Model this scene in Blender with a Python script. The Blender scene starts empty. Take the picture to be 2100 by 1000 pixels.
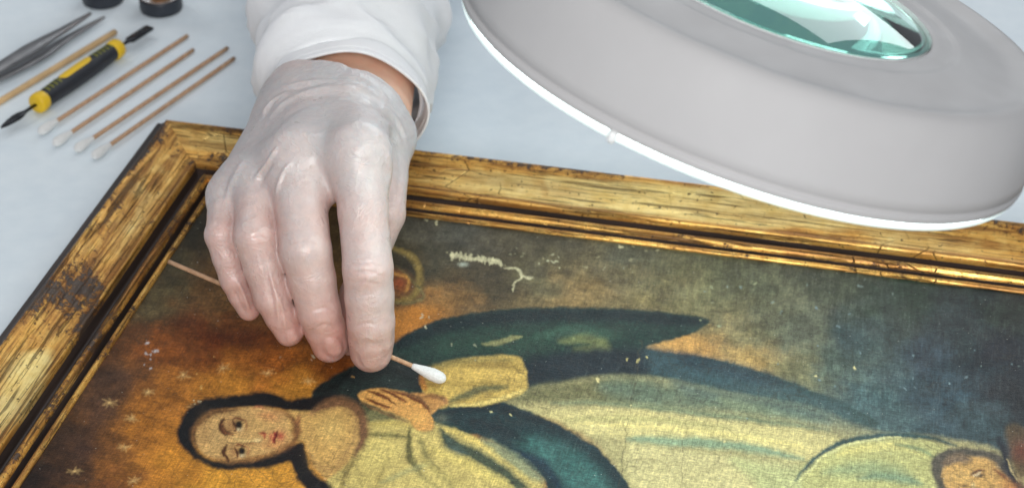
import bpy, bmesh, math, random
import numpy as np
from mathutils import Matrix, Vector, Quaternion

# ------------------------------------------------------------------ camera
CAM = np.array([0.401146, -0.957478, 0.655818])
CR = np.array([0.974379, 0.22491, 0.000127])
CD = np.array([0.124836, -0.540356, -0.832125])
CF = np.array([-0.187085, 0.810821, -0.554589])
FPX = 4200.0
scene = bpy.context.scene
col = scene.collection
cd = bpy.data.cameras.new("camera")
cam = bpy.data.objects.new("camera", cd)
col.objects.link(cam)
m = Matrix.Identity(4)
for i in range(3):
    m[i][0], m[i][1], m[i][2], m[i][3] = CR[i], -CD[i], -CF[i], CAM[i]
cam.matrix_world = m
cd.sensor_width = 36.0
cd.lens = 36.0 * FPX / 2100.0
cd.clip_start = 0.02
cd.clip_end = 50.0
cd.dof.use_dof = True
cd.dof.focus_distance = 1.0
cd.dof.aperture_fstop = 12.0
scene.camera = cam

# ------------------------------------------------------------------ light
world = bpy.data.worlds.new("World")
scene.world = world
world.use_nodes = True
bg = world.node_tree.nodes["Background"]
bg.inputs[0].default_value = (0.86, 0.92, 1.0, 1)
bg.inputs[1].default_value = 0.30


def area(name, loc, target, sx, sy, power, color):
    ld = bpy.data.lights.new(name, 'AREA')
    ld.shape = 'RECTANGLE'
    ld.size, ld.size_y = sx, sy
    ld.energy = power
    ld.color = color
    o = bpy.data.objects.new(name, ld)
    col.objects.link(o)
    o.location = loc
    o.rotation_euler = (Vector(target) - Vector(loc)).to_track_quat('-Z', 'Y').to_euler()
    return o


area("window_light", (-1.1, 0.8, 1.6), (0.1, 0.0, 0.0), 0.5, 0.5, 4.2, (1.0, 0.985, 0.96))
area("front_softbox", (0.52, -1.45, 0.88), (0.2, -0.05, 0.1), 0.7, 0.6, 17.8, (1.0, 0.98, 0.955))
area("overhead_fill", (0.22, 0.42, 1.35), (0.25, 0.0, 0.0), 0.5, 0.35, 1.9, (1.0, 0.99, 0.96))  # added fill that brightens the gilding of the top rail
area("back_window", (0.45, 2.1, 0.90), (0.25, 0.0, 0.1), 1.5, 1.15, 17.0, (0.94, 0.98, 1.0))

vs = scene.view_settings
vs.view_transform = 'Standard'
vs.look = 'None'
vs.exposure = 0.0
vs.gamma = 1.0
vs.use_curve_mapping = False
scene.render.engine = 'CYCLES'
scene.cycles.use_adaptive_sampling = True
scene.cycles.adaptive_threshold = 0.025
scene.cycles.max_bounces = 8
scene.cycles.transmission_bounces = 10

rng = np.random.default_rng(7)
random.seed(7)


# ------------------------------------------------------------------ helpers
def at(px, py, depth):
    """point seen at a photo pixel, at a given distance along the view axis"""
    return CAM + depth * (CF + CR * (px - 1050.0) / FPX + CD * (py - 500.0) / FPX)


def on(px, py, z=0.0):
    """point of the horizontal plane at height z behind a photo pixel"""
    d = CF + CR * (px - 1050.0) / FPX + CD * (py - 500.0) / FPX
    return CAM + d * (z - CAM[2]) / d[2]


def lin(c):
    c = np.asarray(c, float) / 255.0
    return np.where(c <= 0.04045, c / 12.92, ((c + 0.055) / 1.055) ** 2.4)


def tag(o, label=None, cat=None, group=None, kind=None):
    if label:
        o["label"] = label
    if cat:
        o["category"] = cat
    if group:
        o["group"] = group
    if kind:
        o["kind"] = kind
    return o


def empty(name, loc):
    o = bpy.data.objects.new(name, None)
    o.empty_display_size = 0.01
    col.objects.link(o)
    o.location = loc
    return o


def meshobj(name, verts, faces, mat, parent=None, smooth=True, origin=None):
    """verts in world space; when parented the mesh is stored relative to the parent"""
    v = np.asarray(verts, float)
    off = np.zeros(3)
    p = parent
    while p is not None:
        off += np.array(p.location)
        p = p.parent
    if origin is None:
        origin = np.zeros(3) if parent is not None else v.mean(0)
    origin = np.asarray(origin, float)
    base = off + origin if parent is not None else origin
    me = bpy.data.meshes.new(name)
    me.from_pydata((v - base).tolist(), [], [list(map(int, f)) for f in faces])
    if smooth:
        me.polygons.foreach_set("use_smooth", [True] * len(me.polygons))
    me.update()
    o = bpy.data.objects.new(name, me)
    col.objects.link(o)
    if parent is not None:
        o.parent = parent
    o.location = origin
    if mat:
        me.materials.append(mat)
    return o


def basis(d):
    d = np.asarray(d, float)
    d = d / np.linalg.norm(d)
    a = np.cross(d, [0, 0, 1.0])
    if np.linalg.norm(a) < 1e-3:
        a = np.cross(d, [0, 1.0, 0])
    a /= np.linalg.norm(a)
    b = np.cross(a, d)
    return d, a, b


def tube(pts, rads, n=16, caps=True, flat=None, wob=0.0, up=None):
    """rings along a polyline; flat = (scale a, scale b) of the cross section per ring"""
    pts = np.asarray(pts, float)
    V, Fc = [], []
    N = len(pts)
    for i in range(N):
        t = pts[min(i + 1, N - 1)] - pts[max(i - 1, 0)]
        d, a, b = basis(t)
        if up is not None:
            b = np.asarray(up, float) - d * np.dot(up, d)
            b /= np.linalg.norm(b)
            a = np.cross(d, b)
        fa, fb = (1, 1) if flat is None else flat[i]
        for k in range(n):
            th = 2 * math.pi * k / n
            r = rads[i] * (1 + wob * rng.standard_normal())
            V.append(pts[i] + r * (fa * math.cos(th) * a + fb * math.sin(th) * b))
    for i in range(N - 1):
        for k in range(n):
            Fc.append((i * n + k, i * n + (k + 1) % n, (i + 1) * n + (k + 1) % n, (i + 1) * n + k))
    if caps:
        Fc.append(tuple(range(n - 1, -1, -1)))
        Fc.append(tuple((N - 1) * n + k for k in range(n)))
    return V, Fc


def lathe(profile, C, axis, n=96, closed=False):
    """revolve (r, h) pairs round an axis through C"""
    d, a, b = basis(axis)
    V, Fc = [], []
    for r, h in profile:
        for k in range(n):
            th = 2 * math.pi * k / n
            V.append(np.asarray(C) + d * h + r * (math.cos(th) * a + math.sin(th) * b))
    N = len(profile)
    for i in range(N - 1 + (1 if closed else 0)):
        j = (i + 1) % N
        for k in range(n):
            Fc.append((i * n + k, i * n + (k + 1) % n, j * n + (k + 1) % n, j * n + k))
    return V, Fc


def vnoise(x, y, seed=0):
    """smooth value noise, numpy"""
    r = np.random.default_rng(seed).random((256, 256))
    xi = np.floor(x).astype(int)
    yi = np.floor(y).astype(int)
    fx = x - xi
    fy = y - yi
    fx = fx * fx * (3 - 2 * fx)
    fy = fy * fy * (3 - 2 * fy)
    g = lambda i, j: r[i % 256, j % 256]
    return (g(xi, yi) * (1 - fx) + g(xi + 1, yi) * fx) * (1 - fy) + (g(xi, yi + 1) * (1 - fx) + g(xi + 1, yi + 1) * fx) * fy


def fbm(x, y, seed=0, octs=4):
    s, a, t = 0, 1.0, 0
    for k in range(octs):
        s = s + a * vnoise(x * 2 ** k + 17.3 * k, y * 2 ** k + 9.1 * k, seed + k)
        t += a
        a *= 0.55
    return s / t


# ------------------------------------------------------------------ materials
class NT:
    def __init__(s, name):
        s.mat = bpy.data.materials.new(name)
        s.mat.use_nodes = True
        s.t = s.mat.node_tree
        s.b = s.t.nodes["Principled BSDF"]
        s.co = s.t.nodes.new("ShaderNodeTexCoord").outputs["Object"]

    def new(s, kind, **kw):
        n = s.t.nodes.new(kind)
        for k, v in kw.items():
            setattr(n, k, v)
        return n

    def link(s, a, b):
        s.t.links.new(a, b)

    def set(s, **kw):
        for k, v in kw.items():
            s.b.inputs[k.replace("_", " ")].default_value = v
        return s

    def val(s, x, sock):
        if hasattr(x, "is_linked"):
            s.link(x, sock)
        else:
            sock.default_value = x

    def mapping(s, scale=(1, 1, 1), rot=(0, 0, 0), src=None):
        n = s.new("ShaderNodeMapping")
        n.inputs["Scale"].default_value = scale
        n.inputs["Rotation"].default_value = rot
        s.link(src or s.co, n.inputs[0])
        return n.outputs[0]

    def noise(s, scale, detail=4, rough=0.55, vec=None, dist=0.0):
        n = s.new("ShaderNodeTexNoise")
        n.inputs["Scale"].default_value = scale
        n.inputs["Detail"].default_value = detail
        n.inputs["Roughness"].default_value = rough
        n.inputs["Distortion"].default_value = dist
        s.link(vec or s.co, n.inputs["Vector"])
        return n.outputs["Fac"]

    def ramp(s, fac, stops, interp='LINEAR'):
        n = s.new("ShaderNodeValToRGB")
        cr = n.color_ramp
        cr.interpolation = interp
        while len(cr.elements) < len(stops):
            cr.elements.new(0.5)
        for e, (p, c) in zip(cr.elements, stops):
            e.position = p
            if not isinstance(c, (tuple, list)):
                c = (c, c, c, 1)
            e.color = tuple(c) if len(c) == 4 else tuple(c) + (1,)
        s.link(fac, n.inputs[0])
        return n.outputs[0]

    def mix(s, fac, a, b, blend='MIX'):
        n = s.new("ShaderNodeMix", data_type='RGBA', blend_type=blend)
        s.val(fac, n.inputs[0])
        for v, sock in ((a, n.inputs[6]), (b, n.inputs[7])):
            if hasattr(v, "is_linked"):
                s.link(v, sock)
            else:
                sock.default_value = tuple(v) if len(v) == 4 else tuple(v) + (1,)
        return n.outputs[2]

    def math(s, op, a, b=0.0, clamp=False):
        n = s.new("ShaderNodeMath", operation=op, use_clamp=clamp)
        s.val(a, n.inputs[0])
        s.val(b, n.inputs[1])
        return n.outputs[0]

    def bump(s, h, strength, dist, prev=None):
        n = s.new("ShaderNodeBump")
        n.inputs["Strength"].default_value = strength
        n.inputs["Distance"].default_value = dist
        s.link(h, n.inputs["Height"])
        if prev:
            s.link(prev, n.inputs["Normal"])
        return n.outputs[0]

    def attr(s, name):
        n = s.new("ShaderNodeAttribute", attribute_name=name)
        return n

    def color(s, x):
        s.val(x if hasattr(x, "is_linked") else tuple(x) + (1,), s.b.inputs["Base Color"])
        return s

    def normal(s, x):
        s.link(x, s.b.inputs["Normal"])
        return s

    def rough(s, x):
        s.val(x, s.b.inputs["Roughness"])
        return s


def simple(name, c, rough=0.5, metal=0.0, var=0.12, vscale=60.0, bump=0.0, bscale=300.0):
    t = NT(name)
    n = t.noise(vscale, 5)
    a = tuple(max(0, x * (1 - var)) for x in c)
    b = tuple(min(1, x * (1 + var)) for x in c)
    t.color(t.ramp(n, [(0.3, a), (0.7, b)]))
    t.rough(t.ramp(t.noise(vscale * 2.3, 3), [(0.3, max(0.02, rough - 0.08)), (0.7, min(1, rough + 0.08))]))
    t.set(Metallic=metal)
    if bump:
        t.normal(t.bump(t.noise(bscale, 4), bump, 0.001))
    return t.mat


def mat_table():
    t = NT("table_cloth_paper")
    n = t.noise(9, 6, 0.6)
    n2 = t.noise(70, 4, 0.6)
    c = t.ramp(n, [(0.3, (0.68, 0.76, 0.82)), (0.5, (0.72, 0.795, 0.845)), (0.75, (0.755, 0.82, 0.86))])
    c = t.mix(0.25, c, t.ramp(n2, [(0.35, (0.63, 0.71, 0.77)), (0.65, (0.78, 0.84, 0.88))]))
    t.color(c).rough(0.72)
    b = t.bump(t.noise(14, 4), 0.25, 0.004)
    t.normal(t.bump(t.noise(700, 3), 0.25, 0.0006, b))
    return t.mat


def mat_wood_stick():
    t = NT("birch_stick")
    v = t.mapping((1, 1, 1))
    n = t.noise(260, 5, 0.6)
    t.color(t.ramp(n, [(0.3, (0.36, 0.20, 0.11)), (0.55, (0.50, 0.31, 0.185)), (0.75, (0.58, 0.38, 0.24))]))
    t.rough(0.65)
    t.normal(t.bump(n, 0.3, 0.0004))
    return t.mat


def mat_cotton():
    t = NT("cotton_wool")
    n = t.noise(900, 6, 0.7)
    t.color(t.ramp(n, [(0.3, (0.68, 0.68, 0.66)), (0.7, (0.84, 0.84, 0.83))]))
    t.rough(0.95)
    t.set(Subsurface_Weight=0.3, Subsurface_Radius=(0.002, 0.002, 0.002), Sheen_Weight=0.4)
    t.normal(t.bump(n, 0.7, 0.0012))
    return t.mat


def mat_gilt(name, dark=0.5, tone=1.0, gloss=0.0):
    """worn gold leaf over red bole over dark wood; local x runs along the rail"""
    t = NT(name)
    along = t.mapping((14, 160, 160))
    fine = t.mapping((30, 620, 620))
    streak = t.noise(1.0, 6, 0.62, along, 0.3)
    fstreak = t.noise(1.0, 5, 0.6, fine)
    blot = t.noise(30, 7, 0.68)
    blot2 = t.noise(85, 6, 0.7)
    wear_and_lamplight = t.attr("wear_and_lamplight").outputs["Fac"]
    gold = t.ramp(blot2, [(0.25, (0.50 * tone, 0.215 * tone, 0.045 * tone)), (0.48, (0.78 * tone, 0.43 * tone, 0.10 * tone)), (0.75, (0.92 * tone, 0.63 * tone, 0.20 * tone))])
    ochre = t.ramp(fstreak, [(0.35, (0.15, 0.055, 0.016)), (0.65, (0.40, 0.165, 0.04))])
    leaf = t.math('MULTIPLY', t.math('SUBTRACT', 0.06, wear_and_lamplight), 4.0, clamp=True)
    gold = t.mix(leaf, gold, t.ramp(blot2, [(0.3, (0.80, 0.56, 0.17)), (0.65, (1.0, 0.80, 0.34))]))  # brighter yellow: intact gilding at left, painted lamplight on the top rail
    # rubbed leaf: ochre shows through in streaks
    s1 = t.ramp(t.math('ADD', t.math('MULTIPLY', streak, 0.7), t.math('MULTIPLY', fstreak, 0.3)), [(0.44, 1.0), (0.56, 0.0)])
    c = t.mix(t.math('MULTIPLY', s1, t.math('SUBTRACT', 0.8, t.math('MULTIPLY', leaf, 0.35))), gold, ochre)
    # bole red in the worn edges
    wsum = t.math('ADD', wear_and_lamplight, t.math('MULTIPLY', t.math('SUBTRACT', blot, 0.5), 1.3))
    wsum = t.math('ADD', wsum, t.math('MULTIPLY', t.math('SUBTRACT', t.noise(230, 6, 0.8), 0.5), 2.6))
    wsum = t.math('ADD', wsum, t.math('MULTIPLY', t.math('SUBTRACT', blot2, 0.5), 0.9))
    wsum = t.math('ADD', wsum, t.math('MULTIPLY', t.math('SUBTRACT', fstreak, 0.5), 0.45))
    red = t.ramp(wsum, [(dark - 0.2, 0.0), (dark + 0.02, 1.0)])
    c = t.mix(t.math('MULTIPLY', red, 0.8), c, (0.20, 0.075, 0.022))
    blk = t.ramp(wsum, [(dark + 0.02, 0.0), (dark + 0.10, 1.0)])
    wood = t.ramp(fstreak, [(0.3, (0.018, 0.012, 0.009)), (0.7, (0.075, 0.05, 0.035))])
    c = t.mix(t.math('MULTIPLY', blk, 0.95), c, wood)
    # hairline cracks along the grain and a few across
    cr = t.ramp(t.noise(1.0, 4, 0.6, t.mapping((16, 480, 480)), 0.6), [(0.40, 1.0), (0.46, 0.0)])
    vor = t.new("ShaderNodeTexVoronoi", feature='DISTANCE_TO_EDGE')
    vor.inputs["Scale"].default_value = 1.0
    t.link(t.mapping((48, 75, 75)), vor.inputs["Vector"])
    vc = t.math('MULTIPLY', t.ramp(vor.outputs["Distance"], [(0.0, 1.0), (0.025, 0.0)]), t.ramp(t.noise(22, 3), [(0.5, 0.0), (0.6, 1.0)]))
    crk = t.math('MAXIMUM', t.math('MULTIPLY', cr, 0.8), vc)
    c = t.mix(t.math('MULTIPLY', crk, 0.85), c, (0.03, 0.018, 0.01))
    # grime specks
    sp = t.ramp(t.noise(420, 2, 0.5), [(0.66, 0.0), (0.71, 1.0)])
    c = t.mix(t.math('MULTIPLY', sp, 0.8), c, (0.04, 0.022, 0.012))
    t.color(c)
    t.link(t.ramp(blk, [(0, 0.62), (1, 0.0)]), t.b.inputs["Metallic"])
    t.rough(t.ramp(t.math('ADD', t.math('MULTIPLY', streak, 0.6), t.math('MULTIPLY', blot2, 0.4)), [(0.35, 0.48 - gloss), (0.7, 0.28 - gloss)]))
    b = t.bump(t.math('SUBTRACT', t.math('ADD', t.math('MULTIPLY', fstreak, 0.5), blk), t.math('MULTIPLY', crk, 1.2)), 0.55, 0.0009)
    b = t.bump(blot2, 0.45, 0.0008, b)
    t.normal(b)
    return t.mat


def mat_darkwood():
    t = NT("dark_stained_wood")
    n = t.noise(1, 5, 0.6, t.mapping((14, 260, 260)))
    t.color(t.ramp(n, [(0.3, (0.014, 0.010, 0.009)), (0.6, (0.045, 0.030, 0.026)), (0.85, (0.10, 0.068, 0.055))]))
    t.rough(0.48)
    t.normal(t.bump(n, 0.4, 0.0006))
    return t.mat


def mat_canvas():
    t = NT("old_oil_paint")
    c = t.attr("paint").outputs["Color"]
    # linen weave, fine grain, craquelure
    wx = t.noise(1, 3, 0.6, t.mapping((1500, 110, 1)))
    wy = t.noise(1, 3, 0.6, t.mapping((110, 1500, 1)))
    weave = t.math('MULTIPLY', t.math('ADD', wx, wy), 0.5)
    gr = t.noise(620, 5, 0.75)
    c = t.mix(0.75, c, t.ramp(weave, [(0.35, (0.62, 0.62, 0.62)), (0.5, (1, 1, 1)), (0.64, (1.55, 1.55, 1.5))]), 'MULTIPLY')
    c = t.mix(1.0, c, t.ramp(gr, [(0.28, (0.55, 0.55, 0.56)), (0.5, (0.99, 0.99, 0.99)), (0.72, (1.42, 1.41, 1.38))]), 'MULTIPLY')
    vd = t.new("ShaderNodeTexNoise")
    vd.inputs["Scale"].default_value = 130
    t.link(t.co, vd.inputs["Vector"])
    off = t.new("ShaderNodeVectorMath", operation='MULTIPLY_ADD')
    t.link(vd.outputs["Color"], off.inputs[0])
    off.inputs[1].default_value = (0.008, 0.008, 0.0)
    t.link(t.co, off.inputs[2])
    vor = t.new("ShaderNodeTexVoronoi", feature='DISTANCE_TO_EDGE')
    vor.inputs["Scale"].default_value = 120
    t.link(off.outputs[0], vor.inputs["Vector"])
    cr = t.math('MULTIPLY', t.ramp(vor.outputs["Distance"], [(0.0, 1.0), (0.05, 0.0)]), t.ramp(t.noise(26, 4), [(0.46, 0.0), (0.62, 0.75)]))
    c = t.mix(t.math('MULTIPLY', cr, 0.55), c, (0.035, 0.03, 0.02))
    # pinprick losses
    sp = t.ramp(t.noise(640, 2, 0.5), [(0.735, 0.0), (0.76, 1.0)])
    c = t.mix(t.math('MULTIPLY', sp, 0.55), c, (0.55, 0.55, 0.48))
    t.color(c)
    t.rough(t.ramp(t.noise(60, 4), [(0.3, 0.40), (0.7, 0.55)]))
    t.set(Specular_IOR_Level=0.2)
    b = t.bump(weave, 0.35, 0.0009)
    b = t.bump(gr, 0.35, 0.0008, b)
    b = t.bump(cr, -0.5, 0.0006, b)
    b = t.bump(t.noise(35, 3), 0.25, 0.003, b)
    t.normal(b)
    return t.mat


def mat_glove():
    t = NT("latex_glove")
    pink = t.attr("pink").outputs["Fac"]
    n = t.noise(55, 5, 0.6)
    f = t.math('ADD', pink, t.math('MULTIPLY', t.math('SUBTRACT', n, 0.5), 0.55), clamp=True)
    c = t.ramp(f, [(0.0, (0.52, 0.50, 0.505)), (0.22, (0.555, 0.485, 0.475)), (0.45, (0.57, 0.425, 0.395)), (1.0, (0.55, 0.30, 0.26))])
    n2 = t.ramp(t.noise(300, 4, 0.6), [(0.3, (0.93, 0.93, 0.94)), (0.7, (1.05, 1.04, 1.03))])
    c = t.mix(1.0, c, n2, 'MULTIPLY')
    sp = t.ramp(t.noise(520, 2, 0.5), [(0.68, 0.0), (0.74, 1.0)])
    c = t.mix(t.math('MULTIPLY', sp, 0.22), c, (0.42, 0.33, 0.32))
    t.color(c)
    t.set(Subsurface_Weight=0.45, Subsurface_Radius=(0.008, 0.0038, 0.0028), Subsurface_Scale=1.0, Specular_IOR_Level=0.45, Coat_Weight=0.15, Coat_Roughness=0.25)
    t.rough(t.ramp(t.noise(120, 4), [(0.3, 0.26), (0.7, 0.42)]))
    # the latex clings in small wrinkles running across and along the fingers
    w1 = t.noise(1, 4, 0.55, t.mapping((38, 42, 95)), 1.5)
    w2 = t.noise(1, 3, 0.5, t.mapping((190, 150, 40)), 0.8)
    ridge = t.ramp(w1, [(0.455, 0.0), (0.5, 1.0), (0.545, 0.0)])
    ridge2 = t.ramp(w2, [(0.45, 0.0), (0.5, 1.0), (0.55, 0.0)])
    b = t.bump(ridge, 0.20, 0.0016)
    b = t.bump(ridge2, 0.14, 0.0012, b)
    t.normal(t.bump(t.noise(480, 4), 0.10, 0.0007, b))
    return t.mat


def mat_skin():
    t = NT("skin")
    n = t.noise(90, 5)
    t.color(t.ramp(n, [(0.3, (0.78, 0.45, 0.32)), (0.7, (0.86, 0.54, 0.40))]))
    t.set(Subsurface_Weight=0.4, Subsurface_Radius=(0.009, 0.003, 0.002), Subsurface_Scale=1.0)
    t.rough(0.55)
    t.normal(t.bump(t.noise(500, 4), 0.3, 0.0006))
    return t.mat


def mat_coat():
    t = NT("white_cotton_twill")
    n = t.noise(28, 5)
    t.color(t.ramp(n, [(0.3, (0.80, 0.80, 0.83)), (0.7, (0.87, 0.87, 0.89))]))
    t.rough(0.85)
    t.set(Sheen_Weight=0.1, Subsurface_Weight=0.4, Subsurface_Radius=(0.004, 0.004, 0.004), Subsurface_Scale=1.0)
    tw = t.noise(1, 2, 0.5, t.mapping((1500, 400, 1500), (0.4, 0.3, 0.8)))
    b = t.bump(tw, 0.22, 0.0006)
    t.normal(t.bump(t.noise(38, 4), 0.25, 0.003, b))
    return t.mat


M = dict(
    table=mat_table(), stick=mat_wood_stick(), cotton=mat_cotton(),
    gilt=mat_gilt("gilt_band", 0.56), gilt_bead=mat_gilt("gilt_bead", 0.50, 1.05, 0.10), dark=mat_darkwood(),
    canvas=mat_canvas(), glove=mat_glove(), skin=mat_skin(), coat=mat_coat(),
    black=simple("black_rubber", (0.018, 0.020, 0.026), 0.5, var=0.25, bump=0.2),
    yellow=simple("yellow_rubber", (0.78, 0.50, 0.015), 0.45, var=0.08, bump=0.15),
    olive=simple("olive_inlay", (0.22, 0.22, 0.02), 0.5),
    blade=simple("blackened_steel", (0.03, 0.032, 0.038), 0.3, 0.7),
    steel=simple("brushed_steel", (0.30, 0.30, 0.31), 0.42, 0.9, bump=0.2),
    lampgrey=simple("lamp_housing_paint", (0.47, 0.465, 0.47), 0.5, var=0.03, vscale=25, bump=0.06, bscale=900),
    lampinner=simple("lamp_inner_white", (0.8, 0.82, 0.82), 0.35, var=0.03),
    base=simple("dark_jar_base", (0.022, 0.026, 0.036), 0.35, var=0.2),
)

# ================================================================== table
def grid_plane(x0, x1, y0, y1, nx, ny, zf):
    X, Y = np.meshgrid(np.linspace(x0, x1, nx), np.linspace(y0, y1, ny))
    V = np.stack([X, Y, zf(X, Y)], -1).reshape(-1, 3)
    i = np.arange((ny - 1) * (nx - 1))
    r, c = i // (nx - 1), i % (nx - 1)
    a = r * nx + c
    return V, np.stack([a, a + 1, a + nx + 1, a + nx], -1)


V, Fc = grid_plane(-0.9, 1.5, -0.75, 1.5, 3, 3, lambda x, y: x * 0)
tag(meshobj("tabletop", V, Fc, M["table"], origin=(0, 0, 0)), kind="structure")

# ================================================================== painting
LX, LY = 0.62, 0.44
ZC = 0.011
HM = np.array([[3222.459475, 1485.513291, 439.963486], [356.300113, -1541.839595, 392.700762], [-0.154744, 0.670654, 1.0]])
gx = np.concatenate([np.arange(-0.004, 0.476, 0.00046), np.arange(0.478, LX + 0.004, 0.004)])
gy = np.concatenate([np.arange(0.004, -0.285, -0.0007), np.arange(-0.287, -LY - 0.004, -0.004)])
GX, GY = np.meshgrid(gx, gy)
den = HM[2, 0] * GX + HM[2, 1] * GY + 1.0
U = (HM[0, 0] * GX + HM[0, 1] * GY + HM[0, 2]) / den     # design grid of the picture (units of the sketch)
W = (HM[1, 0] * GX + HM[1, 1] * GY + HM[1, 2]) / den
U = U.ravel()
W = W.ravel()
NV = U.size
# wobble so painted edges are hand drawn
UW = U + (fbm(U / 26, W / 20, 31) - 0.5) * 9 + (fbm(U / 7, W / 6, 33, 2) - 0.5) * 4
WW = W + (fbm(U / 26, W / 20, 41) - 0.5) * 7 + (fbm(U / 7, W / 6, 43, 2) - 0.5) * 3
PC = np.zeros((NV, 3))


def spline(pts, closed=True, n=8):
    p = np.asarray(pts, float)
    N = len(p)
    out = []
    rngi = range(N) if closed else range(N - 1)
    for i in rngi:
        g = (lambda k: p[k % N]) if closed else (lambda k: p[min(max(k, 0), N - 1)])
        a, b, c, d = g(i - 1), g(i), g(i + 1), g(i + 2)
        for t in np.linspace(0, 1, n, endpoint=False):
            out.append(0.5 * ((2 * b) + (c - a) * t + (2 * a - 5 * b + 4 * c - d) * t * t + (3 * b - a - 3 * c + d) * t ** 3))
    if not closed:
        out.append(p[-1])
    return np.array(out)


def sel(q, pad):
    return np.nonzero((UW > q[:, 0].min() - pad) & (UW < q[:, 0].max() + pad) & (WW > q[:, 1].min() - pad) & (WW < q[:, 1].max() + pad))[0]


def segdist(x, y, q, closed):
    best = np.full(x.shape, 1e9)
    par = np.zeros(x.shape)
    n = len(q)
    m_ = n if closed else n - 1
    for i in range(m_):
        a, b = q[i], q[(i + 1) % n]
        ab = b - a
        L = ab @ ab + 1e-9
        t = np.clip(((x - a[0]) * ab[0] + (y - a[1]) * ab[1]) / L, 0, 1)
        d = (x - a[0] - t * ab[0]) ** 2 + (y - a[1] - t * ab[1]) ** 2
        k = d < best
        best[k] = d[k]
        par[k] = (i + t[k]) / m_
    return np.sqrt(best), par


def lay(idx, alpha, c):
    c = lin(c)
    PC[idx] = PC[idx] * (1 - alpha[:, None]) + c * alpha[:, None]


def poly(pts, c, soft=6, a=1.0, smooth=True, tex=0.0, n=6):
    q = spline(pts, True, n) if smooth else np.asarray(pts, float)
    idx = sel(q, soft * 2)
    x, y = UW[idx], WW[idx]
    d, _ = segdist(x, y, q, True)
    ins = np.zeros(x.shape, bool)
    for i in range(len(q)):
        x0, y0 = q[i]
        x1, y1 = q[(i + 1) % len(q)]
        cnd = ((y0 > y) != (y1 > y)) & (x < (x1 - x0) * (y - y0) / (y1 - y0 + 1e-12) + x0)
        ins ^= cnd
    s = np.where(ins, d, -d)
    al = np.clip(0.5 + s / (2 * soft), 0, 1)
    al = al * al * (3 - 2 * al) * a
    if tex:
        al = al * np.clip(1 - tex + 2 * tex * fbm(x / 22, y / 9, 5), 0, 1)
    lay(idx, al, c)


def stroke(pts, w, c, soft=3, a=1.0, taper=True, n=6, dry=0.0):
    q = spline(pts, False, n)
    idx = sel(q, w + soft + 4)
    x, y = UW[idx], WW[idx]
    d, t = segdist(x, y, q, False)
    ww = w * (np.sqrt(np.clip(np.sin(np.pi * np.clip(t, 0.03, 0.97)), 0, 1)) if taper else 1.0)
    al = np.clip((ww * 1.1 + soft * 0.8 - d) / (1.6 * soft), 0, 1) * min(1.0, a * 1.25)
    if dry:
        al *= np.clip(1 - dry + 2 * dry * fbm(x / 9, y / 5, 15, 3), 0, 1)
    lay(idx, al, c)


def blob(cx, cy, rx, ry, c, a=1.0, ang=0.0, p=2.0):
    pad = max(rx, ry) * 2.2
    idx = np.nonzero((abs(U - cx) < pad) & (abs(W - cy) < pad))[0]
    dx, dy = U[idx] - cx, W[idx] - cy
    ca, sa = math.cos(ang), math.sin(ang)
    u = (dx * ca + dy * sa) / rx
    v = (-dx * sa + dy * ca) / ry
    lay(idx, a * np.exp(-(u * u + v * v) ** (p / 2)), c)


# ---- ground of the picture: brown glow left, olive sky, blue-black shadow right
ctrl = [(60, 990, 52, 36, 30), (150, 950, 74, 50, 34), (110, 900, 70, 46, 30), (240, 960, 128, 80, 34), (250, 890, 112, 70, 32), (330, 800, 158, 98, 36),
        (330, 700, 138, 76, 28), (255, 690, 104, 64, 34), (205, 790, 88, 60, 42), (300, 620, 92, 80, 52), (400, 470, 58, 54, 40),
        (350, 560, 74, 68, 46), (450, 620, 112, 80, 44), (430, 700, 124, 62, 24), (560, 750, 150, 84, 30), (700, 740, 132, 70, 26), (470, 790, 176, 116, 42),
        (300, 880, 166, 104, 36), (330, 960, 180, 116, 42), (440, 980, 196, 138, 50), (560, 985, 196, 138, 52), (660, 960, 182, 126, 54), (620, 810, 172, 116, 44),
        (230, 1000, 118, 68, 36), (860, 460, 84, 80, 66), (950, 470, 84, 84, 74), (1000, 560, 74, 66, 48), (900, 520, 72, 70, 54),
        (850, 660, 176, 112, 42), (900, 630, 124, 94, 54), (830, 560, 96, 84, 54), (1100, 560, 98, 92, 64), (1250, 570, 112, 102, 72), (1350, 560, 98, 96, 68),
        (1120, 500, 86, 82, 66), (1300, 520, 92, 92, 74), (1180, 610, 130, 108, 68), (1330, 610, 122, 110, 72), (1450, 600, 112, 112, 78), (1550, 590, 86, 90, 68),
        (1455, 705, 166, 130, 76), (1420, 716, 196, 146, 78), (1530, 745, 172, 140, 82), (1480, 650, 108, 106, 74), (1560, 665, 92, 96, 74), (1400, 628, 108, 102, 68), (1520, 690, 122, 114, 78), (1480, 560, 88, 90, 64), (1700, 570, 76, 82, 64), (1850, 590, 52, 68, 54), (2060, 630, 46, 56, 48),
        (1750, 680, 58, 78, 78), (1620, 680, 92, 98, 80), (1900, 750, 48, 64, 74), (1950, 820, 52, 74, 84), (2060, 710, 28, 38, 50), (2085, 800, 32, 38, 44),
        (1700, 740, 76, 92, 82), (1620, 770, 112, 110, 76), (2000, 870, 58, 76, 80), (1780, 820, 70, 96, 98), (1980, 660, 40, 56, 58), (2300, 700, 34, 40, 44), (2300, 1100, 90, 70, 50),
        (1000, 400, 70, 68, 56), (1600, 470, 80, 80, 66)]
ctrl = np.array(ctrl, float)
num = np.zeros((NV, 3))
wsum = np.zeros(NV)
jx = (fbm(U / 60, W / 40, 61) - 0.5) * 110
jy = (fbm(U / 60, W / 40, 71) - 0.5) * 80
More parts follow.
